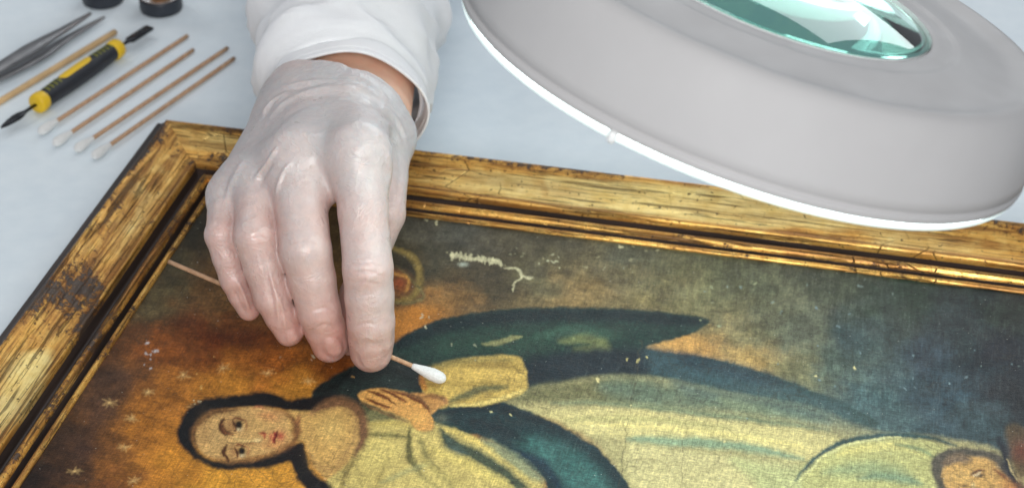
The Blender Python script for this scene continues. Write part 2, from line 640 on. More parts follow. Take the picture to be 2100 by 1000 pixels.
for x, y, r, g, b in ctrl:
    w_ = 1.0 / ((U + jx - x) ** 2 + ((W + jy - y) * 1.25) ** 2 + 900) ** 1.7
    num += w_[:, None] * lin((r, g, b))
    wsum += w_
PC[:] = num / wsum[:, None]
# warm radial brushwork round the head
ang = np.arctan2(W - 890, U - 480)
rr = np.hypot((U - 480), (W - 890))
ray = fbm(ang * 9 + 40, rr / 120, 91)
k = np.clip(1 - rr / 420, 0, 1) * np.clip((700 - U) / 100, 0, 1)
PC *= (1 + (ray - 0.5) * 0.7 * k)[:, None]
# general mottling
mott = fbm(U / 30, W / 18, 101, 5)
PC *= (0.55 + 0.9 * mott)[:, None]
vert = fbm(U / 5, W / 60, 111, 3)
PC *= (1 + (vert - 0.5) * 0.5 * np.clip((U - 1000) / 500, 0, 1))[:, None]
for x, y, rx, ry, c, a in [(500, 690, 90, 24, (84, 34, 14), 0.75), (380, 660, 50, 22, (96, 44, 18), 0.6), (290, 760, 30, 40, (84, 54, 36), 0.5), (200, 850, 26, 34, (72, 52, 46), 0.6),
                           (170, 920, 40, 26, (70, 48, 42), 0.6), (240, 770, 40, 12, (78, 56, 46), 0.5), (560, 700, 60, 20, (110, 54, 20), 0.5), (350, 940, 40, 26, (190, 132, 44), 0.4),
                           (300, 640, 40, 18, (118, 106, 70), 0.45), (345, 600, 40, 16, (104, 98, 66), 0.4), (880, 640, 36, 18, (184, 116, 38), 0.6), (820, 690, 40, 20, (170, 108, 44), 0.6)]:
    blob(x, y, rx, ry, c, a)

# little stars
for x, y in [(376, 768), (458, 752), (548, 763), (632, 780), (305, 803), (400, 835), (270, 857), (256, 917), (153, 965), (272, 984), (226, 826)]:
    for k_ in range(7):
        an = k_ * math.pi * 2 / 7 + rng.random() * 0.5
        L = 15 * (0.8 + 0.5 * rng.random())
        stroke([(x - 2 * math.cos(an), y - 1.5 * math.sin(an)), (x + L * math.cos(an), y + L * 0.62 * math.sin(an))], 2.0, (214, 178, 116), 1.8, 0.24, dry=0.5)

# rose swirl beside the index finger
poly([(770, 520), (830, 500), (868, 540), (872, 590), (840, 625), (780, 622)], (58, 54, 42), 14, 0.8)
stroke([(800, 505), (848, 530), (862, 575), (845, 608), (800, 618)], 7, (140, 118, 62), 5, 0.7)
poly([(775, 560), (815, 552), (848, 574), (838, 602), (790, 608)], (140, 88, 44), 10, 0.8)
blob(818, 580, 16, 14, (150, 62, 30), 0.7)
stroke([(800, 560), (838, 572), (834, 598)], 3, (206, 148, 70), 3, 0.6)
stroke([(815, 545), (868, 600), (850, 618), (800, 622)], 3, (112, 104, 66), 3, 0.6)

# ---- mantle (blue green) with its pointed end
GRN, DGR, BLU = (34, 60, 54), (18, 32, 36), (32, 52, 62)
poly([(640, 812), (668, 782), (720, 752), (780, 722), (850, 676), (920, 652), (1010, 636), (1130, 630), (1280, 632), (1380, 642), (1440, 650), (1454, 657), (1440, 672), (1400, 690), (1326, 713),
      (1420, 728), (1510, 746), (1600, 774), (1680, 806), (1760, 838), (1800, 870), (1700, 880), (1500, 840), (1300, 850), (1080, 850), (930, 900), (850, 880), (740, 850), (660, 830)], GRN, 4)
poly([(805, 702), (855, 676), (920, 655), (1010, 640), (1130, 634), (1280, 636), (1440, 654), (1400, 668), (1250, 655), (1080, 660), (960, 672), (880, 690), (820, 715)], (20, 38, 46), 8, 0.75)
poly([(900, 700), (1000, 680), (1150, 672), (1280, 680), (1200, 712), (1080, 722), (960, 724), (900, 728)], (46, 76, 60), 22, 0.6, tex=0.6)
stroke([(988, 703), (1020, 704), (1046, 694), (1070, 690)], 5, (132, 130, 86), 3, 0.75, dry=0.4)
stroke([(1150, 700), (1200, 694), (1240, 708), (1180, 716)], 11, (112, 116, 70), 8, 0.6, dry=0.5)
stroke([(1100, 690), (1180, 676), (1260, 690)], 8, (62, 96, 78), 8, 0.5, dry=0.4)
poly([(1075, 740), (1150, 722), (1250, 714), (1335, 716), (1430, 732), (1340, 768), (1220, 776), (1110, 786), (1080, 790)], (28, 42, 52), 14, 0.9)
poly([(1330, 716), (1420, 732), (1510, 750), (1600, 780), (1680, 812), (1740, 840), (1640, 830), (1540, 812), (1440, 790), (1340, 768)], (54, 80, 86), 18, 0.9, tex=0.3)
poly([(1400, 722), (1510, 748), (1610, 780), (1580, 790), (1500, 772), (1400, 748)], (34, 54, 66), 10, 0.6)
# ---- pale robe, right half
CRM = (196, 182, 124)
poly([(1078, 800), (1140, 786), (1240, 772), (1350, 776), (1450, 796), (1560, 818), (1680, 838), (1760, 872), (1830, 888), (1950, 900), (2070, 940), (2200, 1100), (1300, 1120), (1280, 990), (1210, 900), (1120, 845), (1040, 828)], (160, 150, 104), 9)
poly([(1085, 796), (1180, 780), (1300, 776), (1360, 800), (1300, 824), (1180, 826), (1080, 826), (1050, 816)], (100, 98, 66), 14, 0.95, tex=0.25)
poly([(1240, 778), (1340, 780), (1480, 806), (1600, 832), (1700, 862), (1600, 856), (1450, 842), (1350, 838), (1240, 806)], (88, 102, 84), 18, 0.95, tex=0.25)
poly([(1380, 780), (1480, 800), (1590, 826), (1690, 850), (1640, 850), (1500, 826), (1400, 804)], (72, 92, 88), 14, 0.75)
poly([(1480, 812), (1560, 830), (1640, 848), (1700, 868), (1580, 852), (1490, 834)], (120, 130, 100), 10, 0.7)
poly([(1060, 832), (1160, 838), (1280, 836), (1420, 850), (1580, 872), (1720, 894), (1700, 930), (1640, 944), (1500, 916), (1360, 900), (1230, 894), (1140, 862)], (196, 182, 124), 8, 0.95)
stroke([(1130, 826), (1240, 824), (1340, 834), (1450, 848), (1580, 864), (1700, 882)], 6, (112, 120, 90), 6, 0.8)
stroke([(1180, 868), (1300, 872), (1460, 886), (1620, 910), (1650, 918)], 5, (214, 198, 130), 5, 0.8, dry=0.2)
stroke([(1160, 858), (1320, 858), (1500, 878)], 4, (160, 154, 100), 6, 0.6)
stroke([(1285, 900), (1340, 902), (1450, 908), (1560, 922), (1648, 940)], 9, (126, 144, 114), 7, 0.85)
poly([(1290, 915), (1400, 925), (1520, 940), (1640, 962), (1660, 1010), (1640, 1100), (1340, 1100), (1300, 1000)], (192, 180, 128), 10, 0.9, tex=0.2)
poly([(1500, 940), (1600, 952), (1680, 958), (1780, 940), (1820, 970), (1780, 1040), (1600, 1040), (1540, 980)], (170, 172, 120), 14, 0.85)
# lifted fold near the child
poly([(1640, 965), (1690, 930), (1750, 902), (1830, 892), (1900, 902), (1950, 920), (1930, 960), (1920, 1040), (1700, 1060)], (174, 170, 112), 6, 0.95)
stroke([(1632, 985), (1660, 948), (1710, 914), (1770, 896), (1840, 890), (1920, 900), (1960, 912)], 5, (54, 78, 76), 4, 0.95)
stroke([(1640, 985), (1676, 946), (1726, 916), (1784, 900), (1845, 895)], 2.5, (212, 208, 146), 2, 0.8)
stroke([(1720, 930), (1780, 916), (1850, 914), (1910, 932)], 8, (218, 204, 126), 8, 0.6)
stroke([(1836, 910), (1890, 922), (1916, 936)], 5, (110, 126, 92), 5, 0.7)
stroke([(1690, 968), (1760, 960), (1830, 966), (1880, 986)], 14, (136, 148, 108), 12, 0.7)
stroke([(1760, 980), (1820, 976), (1890, 992)], 8, (96, 122, 100), 8, 0.6)
blob(1720, 850, 110, 34, (70, 92, 92), 0.75, 0.3)
blob(1620, 830, 80, 22, (78, 98, 92), 0.6, 0.25)
# ---- dark sash falling across the robe
poly([(886, 852), (930, 836), (1000, 828), (1040, 824), (1110, 856), (1180, 888), (1230, 924), (1270, 966), (1300, 1010), (1340, 1100), (1170, 1100), (1130, 1010), (1100, 968), (1050, 930), (990, 894), (920, 866)], (30, 54, 58), 4)
poly([(1060, 900), (1130, 900), (1190, 930), (1240, 980), (1270, 1040), (1200, 1060), (1150, 980), (1100, 940)], (60, 104, 98), 18, 0.8, tex=0.45)
stroke([(900, 848), (1000, 834), (1080, 852), (1160, 884)], 7, (22, 40, 46), 6, 0.7)
stroke([(1050, 925), (1110, 950), (1150, 1000)], 8, (24, 50, 66), 6, 0.7)
stroke([(960, 862), (1020, 876), (1080, 906)], 8, (22, 38, 44), 8, 0.6)
blob(905, 856, 12, 9, (110, 112, 92), 0.6)
# ---- left part of robe, chest
poly([(760, 842), (830, 852), (890, 866), (950, 886), (1010, 914), (1070, 952), (1110, 990), (1130, 1040), (1100, 1120), (640, 1120), (664, 1000), (690, 950), (730, 900)], (184, 164, 98), 6)
poly([(735, 830), (800, 842), (858, 850), (850, 874), (800, 866), (752, 866)], (96, 96, 66), 10, 0.9)
stroke([(760, 868), (800, 866), (850, 874)], 6, (182, 160, 88), 6, 0.6)
stroke([(840, 880), (836, 910), (842, 940), (862, 972), (900, 1000)], 7, (84, 80, 46), 5, 0.9)
stroke([(700, 1000), (716, 950), (740, 910), (756, 880)], 9, (120, 104, 60), 7, 0.7)
stroke([(770, 1000), (786, 960), (800, 930)], 6, (132, 116, 64), 7, 0.6)
stroke([(930, 1000), (900, 970), (872, 930), (860, 900)], 6, (110, 104, 62), 5, 0.6)
stroke([(752, 888), (800, 892), (838, 898)], 5, (98, 92, 54), 5, 0.8)
stroke([(905, 880), (930, 912), (990, 945), (1050, 985), (1080, 1000)], 15, (66, 76, 58), 8, 0.9)
stroke([(915, 895), (932, 918), (960, 930)], 8, (66, 82, 74), 6, 0.7)
stroke([(910, 876), (980, 906), (1040, 946), (1080, 980)], 6, (216, 190, 106), 5, 0.7)
stroke([(880, 920), (950, 946), (1010, 978), (1050, 1000)], 10, (208, 186, 106), 8, 0.6)
stroke([(780, 990), (830, 968), (880, 950)], 5, (128, 130, 90), 6, 0.6)
stroke([(860, 930), (890, 960), (940, 990)], 5, (150, 136, 78), 5, 0.6)
stroke([(990, 900), (1060, 946), (1110, 985)], 12, (120, 128, 98), 8, 0.7)
blob(780, 930, 40, 30, (214, 194, 116), 0.6)
blob(880, 985, 50, 24, (212, 192, 116), 0.5)
# ---- shadowed mantle behind the praying hands
poly([(640, 806), (672, 778), (730, 752), (800, 738), (850, 752), (880, 780), (880, 800), (800, 796), (745, 806), (740, 830), (750, 850), (700, 838), (660, 830)], (34, 44, 44), 6)
poly([(690, 800), (740, 772), (820, 768), (860, 784), (800, 792), (742, 804), (720, 826)], (44, 58, 54), 10, 0.6, tex=0.4)
# ---- yellow cuff of the sleeve
poly([(868, 800), (872, 764), (910, 744), (980, 732), (1050, 728), (1072, 744), (1082, 778), (1078, 798), (1040, 818), (990, 830), (930, 828), (905, 836), (880, 824)], (186, 156, 82), 5)
stroke([(880, 752), (960, 740), (1050, 738)], 6, (120, 108, 62), 6, 0.6)
stroke([(950, 752), (1020, 746), (1070, 758)], 6, (132, 108, 54), 5, 0.6)
stroke([(920, 824), (960, 808), (990, 796), (1040, 792)], 8, (94, 92, 60), 6, 0.75)
stroke([(900, 770), (980, 766), (1060, 770)], 9, (206, 172, 92), 7, 0.6)
stroke([(925, 832), (990, 826), (1040, 812), (1074, 796)], 4, (216, 190, 112), 3, 0.8)
stroke([(905, 786), (960, 788), (1030, 782)], 4, (136, 112, 56), 5, 0.5)
stroke([(864, 768), (872, 800)], 6, (176, 116, 52), 4, 0.7)
# ---- praying hands
poly([(842, 806), (880, 806), (912, 812), (918, 826), (896, 838), (884, 846), (872, 826)], (182, 132, 76), 4)
stroke([(868, 812), (900, 812), (914, 824)], 5, (116, 78, 52), 4, 0.6)
poly([(734, 811), (748, 801), (776, 796), (812, 800), (846, 810), (868, 824), (880, 842), (888, 860), (888, 880), (866, 884), (846, 872), (836, 860), (806, 848), (766, 830), (742, 822)], (204, 150, 82), 3.5)
for q in [[(752, 802), (786, 812), (812, 830)], [(776, 798), (806, 808), (832, 824)], [(748, 816), (776, 826), (800, 838)], [(800, 800), (836, 812), (866, 826), (880, 846)]]:
    stroke(q, 3.2, (112, 62, 32), 2.5, 0.85)
stroke([(826, 806), (858, 814), (876, 830)], 4, (100, 66, 46), 4, 0.7)
blob(850, 858, 20, 12, (214, 166, 92), 0.5)
stroke([(740, 824), (790, 846), (836, 866)], 2.5, (120, 84, 50), 2.5, 0.6)

# ---- head: hair
HAIR = (26, 28, 32)
poly([(364, 892), (370, 862), (392, 832), (430, 814), (480, 808), (510, 806), (545, 802), (574, 810), (594, 820), (620, 814), (648, 812), (690, 812), (700, 828), (660, 838), (640, 846), (600, 844), (560, 836),
      (520, 834), (460, 838), (424, 852), (402, 878), (396, 900), (404, 922), (432, 942), (470, 946), (520, 942), (560, 930), (600, 910), (618, 906), (626, 914), (632, 944), (646, 972), (676, 992), (690, 1020), (640, 1010), (610, 980), (594, 946),
      (560, 956), (500, 962), (440, 958), (400, 938), (374, 916)], HAIR, 6)
# face and neck
poly([(398, 896), (406, 868), (430, 848), (470, 838), (520, 832), (560, 838), (590, 846), (604, 862), (606, 886), (596, 906), (570, 924), (520, 938), (470, 944), (430, 938), (408, 920)], (196, 156, 98), 5)
poly([(590, 844), (640, 842), (672, 828), (700, 826), (724, 842), (740, 870), (738, 900), (724, 930), (700, 960), (670, 980), (650, 962), (634, 930), (624, 906), (604, 900)], (190, 150, 88), 5)
# shading along hairline and jaw
stroke([(404, 916), (398, 890), (412, 862), (440, 846), (490, 838)], 7, (110, 76, 46), 6, 0.8)
stroke([(560, 842), (588, 848), (602, 866)], 4, (150, 108, 66), 5, 0.6)
stroke([(600, 856), (612, 876), (606, 900)], 5, (128, 82, 48), 5, 0.75)
stroke([(614, 850), (610, 872)], 3, (146, 88, 58), 4, 0.6)
blob(450, 895, 26, 26, (208, 170, 112), 0.6)
blob(540, 865, 26, 16, (204, 164, 100), 0.5)
blob(560, 912, 26, 9, (188, 116, 70), 0.5)
blob(560, 858, 18, 9, (190, 124, 80), 0.35)
blob(680, 880, 30, 30, (206, 172, 104), 0.7)
blob(660, 930, 22, 24, (200, 158, 90), 0.6)
stroke([(596, 850), (608, 872), (606, 892), (596, 908), (570, 926)], 7, (122, 82, 50), 7, 0.7)
stroke([(430, 938), (480, 946), (540, 936), (590, 912)], 5, (140, 98, 60), 6, 0.6)
blob(474, 866, 20, 16, (150, 108, 70), 0.6)
blob(478, 922, 18, 14, (150, 108, 70), 0.55)
blob(548, 850, 22, 9, (184, 112, 72), 0.5)
blob(420, 890, 14, 34, (168, 128, 80), 0.5)
# ear
stroke([(516, 836), (530, 832), (544, 839)], 3, (160, 88, 62), 3, 0.5)
# eyes: brow, lid, pupil (the head lies on its side)
for ex, ey, s in [(490, 872, 1), (496, 926, 1)]:
    stroke([(ex - 32, ey - 15), (ex - 37, ey + 2), (ex - 28, ey + 20)], 4.2, (84, 50, 30), 3, 0.9)
    blob(ex - 16, ey + 2, 9, 12, (150, 108, 68), 0.6)
    stroke([(ex - 12, ey - 13), (ex - 3, ey - 16), (ex + 10, ey - 10)], 2.4, (112, 62, 38), 2.5, 0.8)
    stroke([(ex - 14, ey - 10), (ex - 8, ey + 2), (ex - 10, ey + 12)], 2.6, (96, 56, 34), 2.2, 0.8)
    blob(ex + 2, ey + 5, 6, 6, (200, 178, 138), 0.7)
    blob(ex, ey - 2, 8, 9, (14, 11, 11), 1.0, 0, 4)
    blob(ex - 1, ey + 8, 2.5, 2.5, (226, 214, 176), 0.7)
    stroke([(ex + 12, ey - 12), (ex + 16, ey), (ex + 12, ey + 9)], 2, (150, 96, 62), 3, 0.6)
blob(466, 886, 12, 8, (96, 54, 34), 0.75)
stroke([(456, 868), (462, 884), (478, 892)], 3, (110, 66, 40), 3, 0.7)
# nose
stroke([(478, 896), (506, 902), (530, 903)], 3, (216, 184, 120), 4, 0.6)
stroke([(500, 908), (522, 908), (538, 902)], 2.6, (136, 92, 56), 3, 0.6)
stroke([(532, 886), (542, 890), (544, 900)], 3, (156, 78, 54), 3, 0.8)
blob(528, 902, 8, 4, (228, 202, 146), 0.7)
# mouth
stroke([(560, 884), (566, 894), (562, 906)], 3.4, (140, 52, 44), 2.5, 0.9)
blob(575, 893, 11, 11, (158, 66, 54), 0.9)
stroke([(566, 882), (568, 894), (565, 908)], 2.6, (108, 36, 32), 2, 0.9)
blob(556, 895, 6, 9, (166, 74, 58), 0.8)
# shawl collar round the neck
stroke([(640, 846), (668, 830), (700, 824), (730, 838), (746, 868), (744, 900), (728, 930)], 11, (118, 84, 58), 7, 0.8)
stroke([(700, 836), (722, 852), (730, 880), (716, 920), (690, 950)], 4, (158, 124, 76), 5, 0.7)
stroke([(634, 944), (660, 962), (690, 958), (716, 930)], 5, (140, 108, 64), 6, 0.6)
stroke([(628, 920), (650, 950), (680, 962)], 3, (170, 132, 80), 4, 0.6)
# ---- child's head at the corner
poly([(1908, 960), (1916, 934), (1940, 920), (1980, 916), (2020, 922), (2050, 934), (2075, 960), (2096, 990), (2140, 1060), (1960, 1060), (1926, 1000)], (84, 78, 68), 6)
poly([(1932, 968), (1950, 944), (1990, 936), (2030, 944), (2056, 966), (2080, 1000), (2110, 1060), (1960, 1060), (1940, 1000)], (190, 148, 86), 7)
stroke([(1934, 950), (1960, 938), (1990, 942)], 9, (116, 96, 76), 6, 0.8)
blob(1975, 975, 26, 14, (206, 166, 98), 0.6)
blob(2075, 1000, 24, 24, (150, 84, 50), 0.6)
stroke([(1990, 976), (2004, 966), (2022, 964)], 3, (98, 62, 46), 3, 0.85)
blob(2012, 974, 8, 5, (44, 30, 36), 0.9, -0.5)
stroke([(1996, 976), (2004, 974), (2012, 968)], 2, (214, 190, 150), 2, 0.8)
stroke([(2040, 960), (2056, 972), (2066, 984)], 4, (120, 72, 44), 4, 0.7)
blob(1978, 996, 8, 4, (70, 44, 34), 0.8)
blob(1996, 994, 4, 5, (228, 206, 150), 0.7)
stroke([(2050, 900), (2066, 950), (2080, 985)], 8, (30, 38, 48), 8, 0.9)
stroke([(2066, 940), (2078, 970), (2090, 988)], 2, (190, 170, 120), 2, 0.6)
poly([(2062, 880), (2085, 868), (2110, 890), (2120, 960), (2090, 980), (2076, 940)], (92, 74, 50), 8, 0.9)
blob(2092, 925, 18, 24, (112, 56, 40), 0.8)

# ---- losses, scratches and old flakes of filler
LOSS = (206, 200, 160)
stroke([(924, 524), (946, 526), (968, 530), (990, 530), (1012, 534), (1030, 542)], 3.2, LOSS, 2.0, 0.75, False, dry=0.9)
for k_ in range(26):
    t_ = rng.random()
    x = 922 + 110 * t_
    y = 521 + 18 * t_ ** 2
    stroke([(x, y - 4), (x + 2 * rng.standard_normal(), y + 4 + 8 * rng.random())], 1.7, LOSS, 1.3, 0.75)
stroke([(1036, 548), (1054, 550), (1068, 558), (1068, 570), (1056, 580), (1052, 598)], 2.4, LOSS, 1.6, 0.85, dry=0.5)
stroke([(1066, 562), (1080, 570), (1094, 570)], 2.2, LOSS, 1.6, 0.8, dry=0.5)
blob(950, 542, 9, 4, (196, 206, 190), 0.8)
for x0, y0, sx, sy, n_, c_ in [(1060, 520, 14, 10, 14, (150, 150, 118)), (1135, 536, 12, 18, 22, (196, 196, 160)), (870, 452, 16, 8, 14, LOSS), (980, 452, 30, 6, 8, LOSS), (1310, 505, 60, 5, 10, LOSS),
                               (875, 652, 8, 12, 10, (214, 206, 176)), (310, 735, 9, 16, 26, (196, 190, 190)), (400, 832, 12, 5, 8, (200, 186, 150)), (622, 728, 30, 6, 5, (190, 178, 150)),
                               (1300, 734, 20, 5, 8, (214, 200, 130)), (930, 700, 50, 20, 10, (160, 160, 130)), (1640, 610, 200, 70, 40, (120, 136, 128)), (1750, 760, 160, 60, 50, (110, 130, 134)),
                               (1500, 600, 60, 60, 20, (140, 144, 110)), (640, 730, 60, 16, 6, (180, 170, 150)), (1160, 560, 140, 40, 26, (150, 144, 110)), (1400, 900, 240, 60, 30, (226, 212, 150)), (500, 780, 160, 60, 16, (206, 160, 90))]:
    for k_ in range(int(n_ * 0.4)):
        x = x0 + sx * rng.standard_normal()
        y = y0 + sy * rng.standard_normal()
        r_ = 1.3 + 2.2 * rng.random() ** 2
        an = rng.random() * 6.28
        L = r_ * (0.6 + 2.2 * rng.random())
        stroke([(x - L * math.cos(an), y - 0.6 * L * math.sin(an)), (x + rng.standard_normal(), y + rng.standard_normal()), (x + L * math.cos(an + 0.6), y + 0.6 * L * math.sin(an + 0.6))], r_ * 0.7, c_, 1.3, 0.6 + 0.3 * rng.random(), n=3, dry=0.35)
# long vertical cracks of the canvas
for q in [[(1316, 700), (1304, 770), (1294, 830), (1284, 880), (1276, 940), (1268, 1000)], [(1410, 868), (1402, 920), (1396, 1000)]]:
    q = spline(q, False, 6)
    q = q + rng.standard_normal(q.shape) * 1.6
    stroke(q.tolist(), 0.9, (70, 64, 46), 1.0, 0.5, False, n=2, dry=0.5)
# fine mottled texture all over
PC *= (0.86 + 0.28 * fbm(U / 4.5, W / 4.5, 131, 3))[:, None]
PC *= (0.9 + 0.2 * fbm(U / 14, W / 3.5, 141, 3))[:, None]
edge = np.clip(1 - np.minimum.reduce([GX.ravel(), LX - GX.ravel(), -GY.ravel(), LY + GY.ravel()]) / 0.012, 0, 1)
PC *= (1 - 0.45 * edge * fbm(U / 20, W / 20, 151))[:, None]      # mottled darkening towards the rebate
PC *= (0.70 + 0.60 * fbm(U / 11, W / 9, 161, 4))[:, None]
# streaks where the weave wears through the dark paint
thr = np.clip((fbm(GX.ravel() * 1500, GY.ravel() * 170, 171, 3) - 0.55) * 4, 0, 1) * np.clip((fbm(U / 60, W / 50, 172, 3) - 0.35) * 2.5, 0, 1)
PC += (thr * 0.026 * np.clip((U - 900) / 300, 0.15, 1))[:, None] * np.array([1.0, 1.02, 0.86])
lum = PC @ np.array([0.25, 0.65, 0.10]) + 1e-5
tone_ = np.where(lum < 0.2, 0.2 * (lum / 0.2) ** 1.24, 0.2 + (lum - 0.2) * 0.80)   # tone curve deepens the darks and dulls the lights
PC *= (tone_ / lum)[:, None]
PAINT_GAIN = 1.0
PC = np.clip(PC * PAINT_GAIN, 0.004, 0.9)

painting = empty("framed_painting", (0, 0, 0))
tag(painting, "old oil painting of a praying woman in a worn gilt wooden frame", "painting")
ny, nx = len(gy), len(gx)
i = np.arange((ny - 1) * (nx - 1))
r, c = i // (nx - 1), i % (nx - 1)
a = r * nx + c
quads = np.stack([a, a + nx, a + nx + 1, a + 1], -1)
zz = ZC + 0.0006 * (fbm(GX * 22, GY * 22, 3, 2) - 0.5)
me = bpy.data.meshes.new("canvas")
VV = np.stack([GX, GY, zz], -1).reshape(-1, 3)
me.vertices.add(NV)
me.vertices.foreach_set("co", VV.ravel())
me.loops.add(quads.size)
me.loops.foreach_set("vertex_index", quads.ravel())
me.polygons.add(len(quads))
me.polygons.foreach_set("loop_start", np.arange(0, quads.size, 4))
me.polygons.foreach_set("use_smooth", [True] * len(quads))
me.update(calc_edges=True)
at_ = me.color_attributes.new("paint", 'FLOAT_COLOR', 'POINT')
at_.data.foreach_set("color", np.concatenate([PC, np.ones((NV, 1))], 1).ravel())
me.materials.append(M["canvas"])
canvas = bpy.data.objects.new("canvas", me)
col.objects.link(canvas)
canvas.parent = painting
canvas["label"] = "darkened canvas with a praying woman, blue mantle and pale robe"

# ================================================================== frame rails
# (distance outwards from the sight edge, height) of each moulding
LIP = [(0.0, 0.0085), (0.0, 0.0118), (0.0006, 0.0126), (0.0016, 0.0131), (0.0028, 0.0128), (0.0034, 0.0118), (0.0036, 0.0092)]
GROOVE_IN = [(0.0034, 0.0100), (0.0038, 0.0084), (0.0056, 0.0084), (0.0061, 0.0104), (0.0064, 0.0128)]
BEAD = [(0.00635, 0.0126), (0.0068, 0.0140), (0.0077, 0.0153), (0.0090, 0.0160), (0.0104, 0.0154), (0.0114, 0.0138), (0.0120, 0.0112), (0.0122, 0.0090)]
GROOVE = [(0.0120, 0.0100), (0.0124, 0.0080), (0.0166, 0.0080), (0.0171, 0.0100), (0.0173, 0.0130), (0.0174, 0.0146)]
BAND = [(0.01738, 0.0144), (0.0175, 0.0164), (0.0178, 0.0178), (0.0186, 0.0186), (0.0196, 0.0184), (0.0208, 0.0176), (0.0235, 0.0174), (0.0270, 0.0182), (0.0305, 0.0196), (0.0340, 0.0214),
        (0.0375, 0.0234), (0.0405, 0.0252), (0.0430, 0.0267), (0.0446, 0.0275), (0.0458, 0.0277), (0.0466, 0.0273), (0.0470, 0.0262)]
OUTER = [(0.0469, 0.0268), (0.0470, 0.0250), (0.0474, 0.0238), (0.0484, 0.0232), (0.0498, 0.0230), (0.0508, 0.0224), (0.0512, 0.0200), (0.0520, 0.0186), (0.0536, 0.0182), (0.0556, 0.0182), (0.0572, 0.0176), (0.0580, 0.0160), (0.0580, 0.0), (0.0480, 0.0)]


def refine(p, h):
    out = [p[0]]
    for q in p[1:]:
        a, b = np.array(out[-1]), np.array(q)
        n = max(1, int(np.ceil(np.linalg.norm(b - a) / h)))
        for k in range(1, n + 1):
            out.append(tuple(a + (b - a) * k / n))
    return out


# worn spots and, as negatives on the top rail, painted lamplight, as (photo x, photo y, half length along rail, half width, amount), read off the two rails in view
WEAR_LEFT = [(300, 300, .022, .007, .40), (262, 350, .020, .006, .34), (345, 290, .008, .012, .25), (330, 330, .030, .012, -.12), (285, 410, .05, .012, -.26), (225, 520, .05, .012, -.12),
             (165, 560, .020, .008, .34), (195, 590, .014, .007, .40), (140, 620, .016, .012, .24), (250, 430, .010, .005, .30), (205, 470, .008, .004, .30), (320, 375, .009, .004, .30), (60, 690, .012, .005, .28), (100, 830, .016, .005, .32), (30, 930, .016, .005, .3), (275, 330, .012, .006, .25), (90, 600, .020, .006, .32), (150, 690, .022, .012, .22), (185, 660, .016, .006, .36),
             (230, 480, .06, .004, .12), (60, 720, .03, .010, -.25), (100, 690, .016, .005, .15), (62, 790, .035, .010, -.50), (120, 780, .03, .007, .26), (20, 860, .04, .012, -.14), (360, 330, .010, .006, .2), (395, 335, .008, .006, .28)]
WEAR_LAMPLIGHT_TOP = [(950, 325, .016, .004, .40), (1020, 333, .014, .004, .36), (1080, 345, .014, .004, .34), (1200, 352, .03, .004, .40), (1105, 372, .006, .004, .22), (1120, 395, .004, .004, .3), (1210, 375, .015, .003, .26), (870, 340, .008, .004, .3),
            (1000, 375, .05, .010, -.16), (1150, 400, .03, .010, -.2), (1350, 412, .06, .010, -.34), (1500, 430, .06, .010, -.34), (1800, 490, .06, .008, -.2), (1150, 385, .05, .008, -.12), (1660, 478, .02, .005, .3), (1760, 485, .01, .004, .3), (2085, 470, .02, .004, .4), (450, 290, .03, .012, -.18), (470, 330, .03, .004, .42), (500, 270, .03, .003, .24)]  # negative amounts here put the lamp's light into the gilt colour


def wear_lamplight_of(side, x, d):
    w_ = 0.10 + 0.10 * (fbm(x * 26, d * 90, 7 if side == 'left' else 8) - 0.5)
    w_ = w_ + 0.16 * np.exp(-((d - 0.0462) / 0.0022) ** 2)
    w_ = w_ + 0.10 * np.exp(-((d - 0.0200) / 0.0012) ** 2)
    if side == 'left':
        w_ = w_ + 0.13
    for px, py, L, Wd, amt in (WEAR_LEFT if side == 'left' else WEAR_LAMPLIGHT_TOP if side == 'top' else []):
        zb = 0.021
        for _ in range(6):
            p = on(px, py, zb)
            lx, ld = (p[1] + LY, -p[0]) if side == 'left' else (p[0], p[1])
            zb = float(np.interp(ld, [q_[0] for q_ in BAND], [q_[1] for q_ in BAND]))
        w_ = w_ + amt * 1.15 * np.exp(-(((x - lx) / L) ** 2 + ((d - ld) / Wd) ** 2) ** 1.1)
    return w_


def moulding(name, prof, L, mat, parent, side, step=0.0016, h=0.0011):
    prof = refine(prof, h)
    nx_ = int((L + 0.116) / step)
    t = np.linspace(0, 1, nx_)
    V, Wr = [], []
    for d, z in prof:
        xs = -d + t * (L + 2 * d)
        zz_ = z + 0.00022 * (fbm(xs * 60, np.full_like(xs, d * 300 + z * 100), 12, 3) - 0.5) * (1 if z > 0.001 else 0)
        V.append(np.stack([xs, np.full_like(xs, d), zz_], -1))
        Wr.append(wear_lamplight_of(side, xs, np.full_like(xs, d)))
    V = np.concatenate(V)
    Wr = np.concatenate(Wr)
    n = len(prof)
    i = np.arange((n - 1) * (nx_ - 1))
    r, c = i // (nx_ - 1), i % (nx_ - 1)
    a = r * nx_ + c
    q = np.stack([a, a + 1, a + nx_ + 1, a + nx_], -1)
    me = bpy.data.meshes.new(name)
    me.from_pydata(V.tolist(), [], q.tolist())
    me.polygons.foreach_set("use_smooth", [True] * len(q))
    at2 = me.attributes.new("wear_and_lamplight", 'FLOAT', 'POINT')
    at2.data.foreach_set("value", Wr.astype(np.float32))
    me.materials.append(mat)
    me.update()
    o = bpy.data.objects.new(name, me)
    col.objects.link(o)
    o.parent = parent
    return o


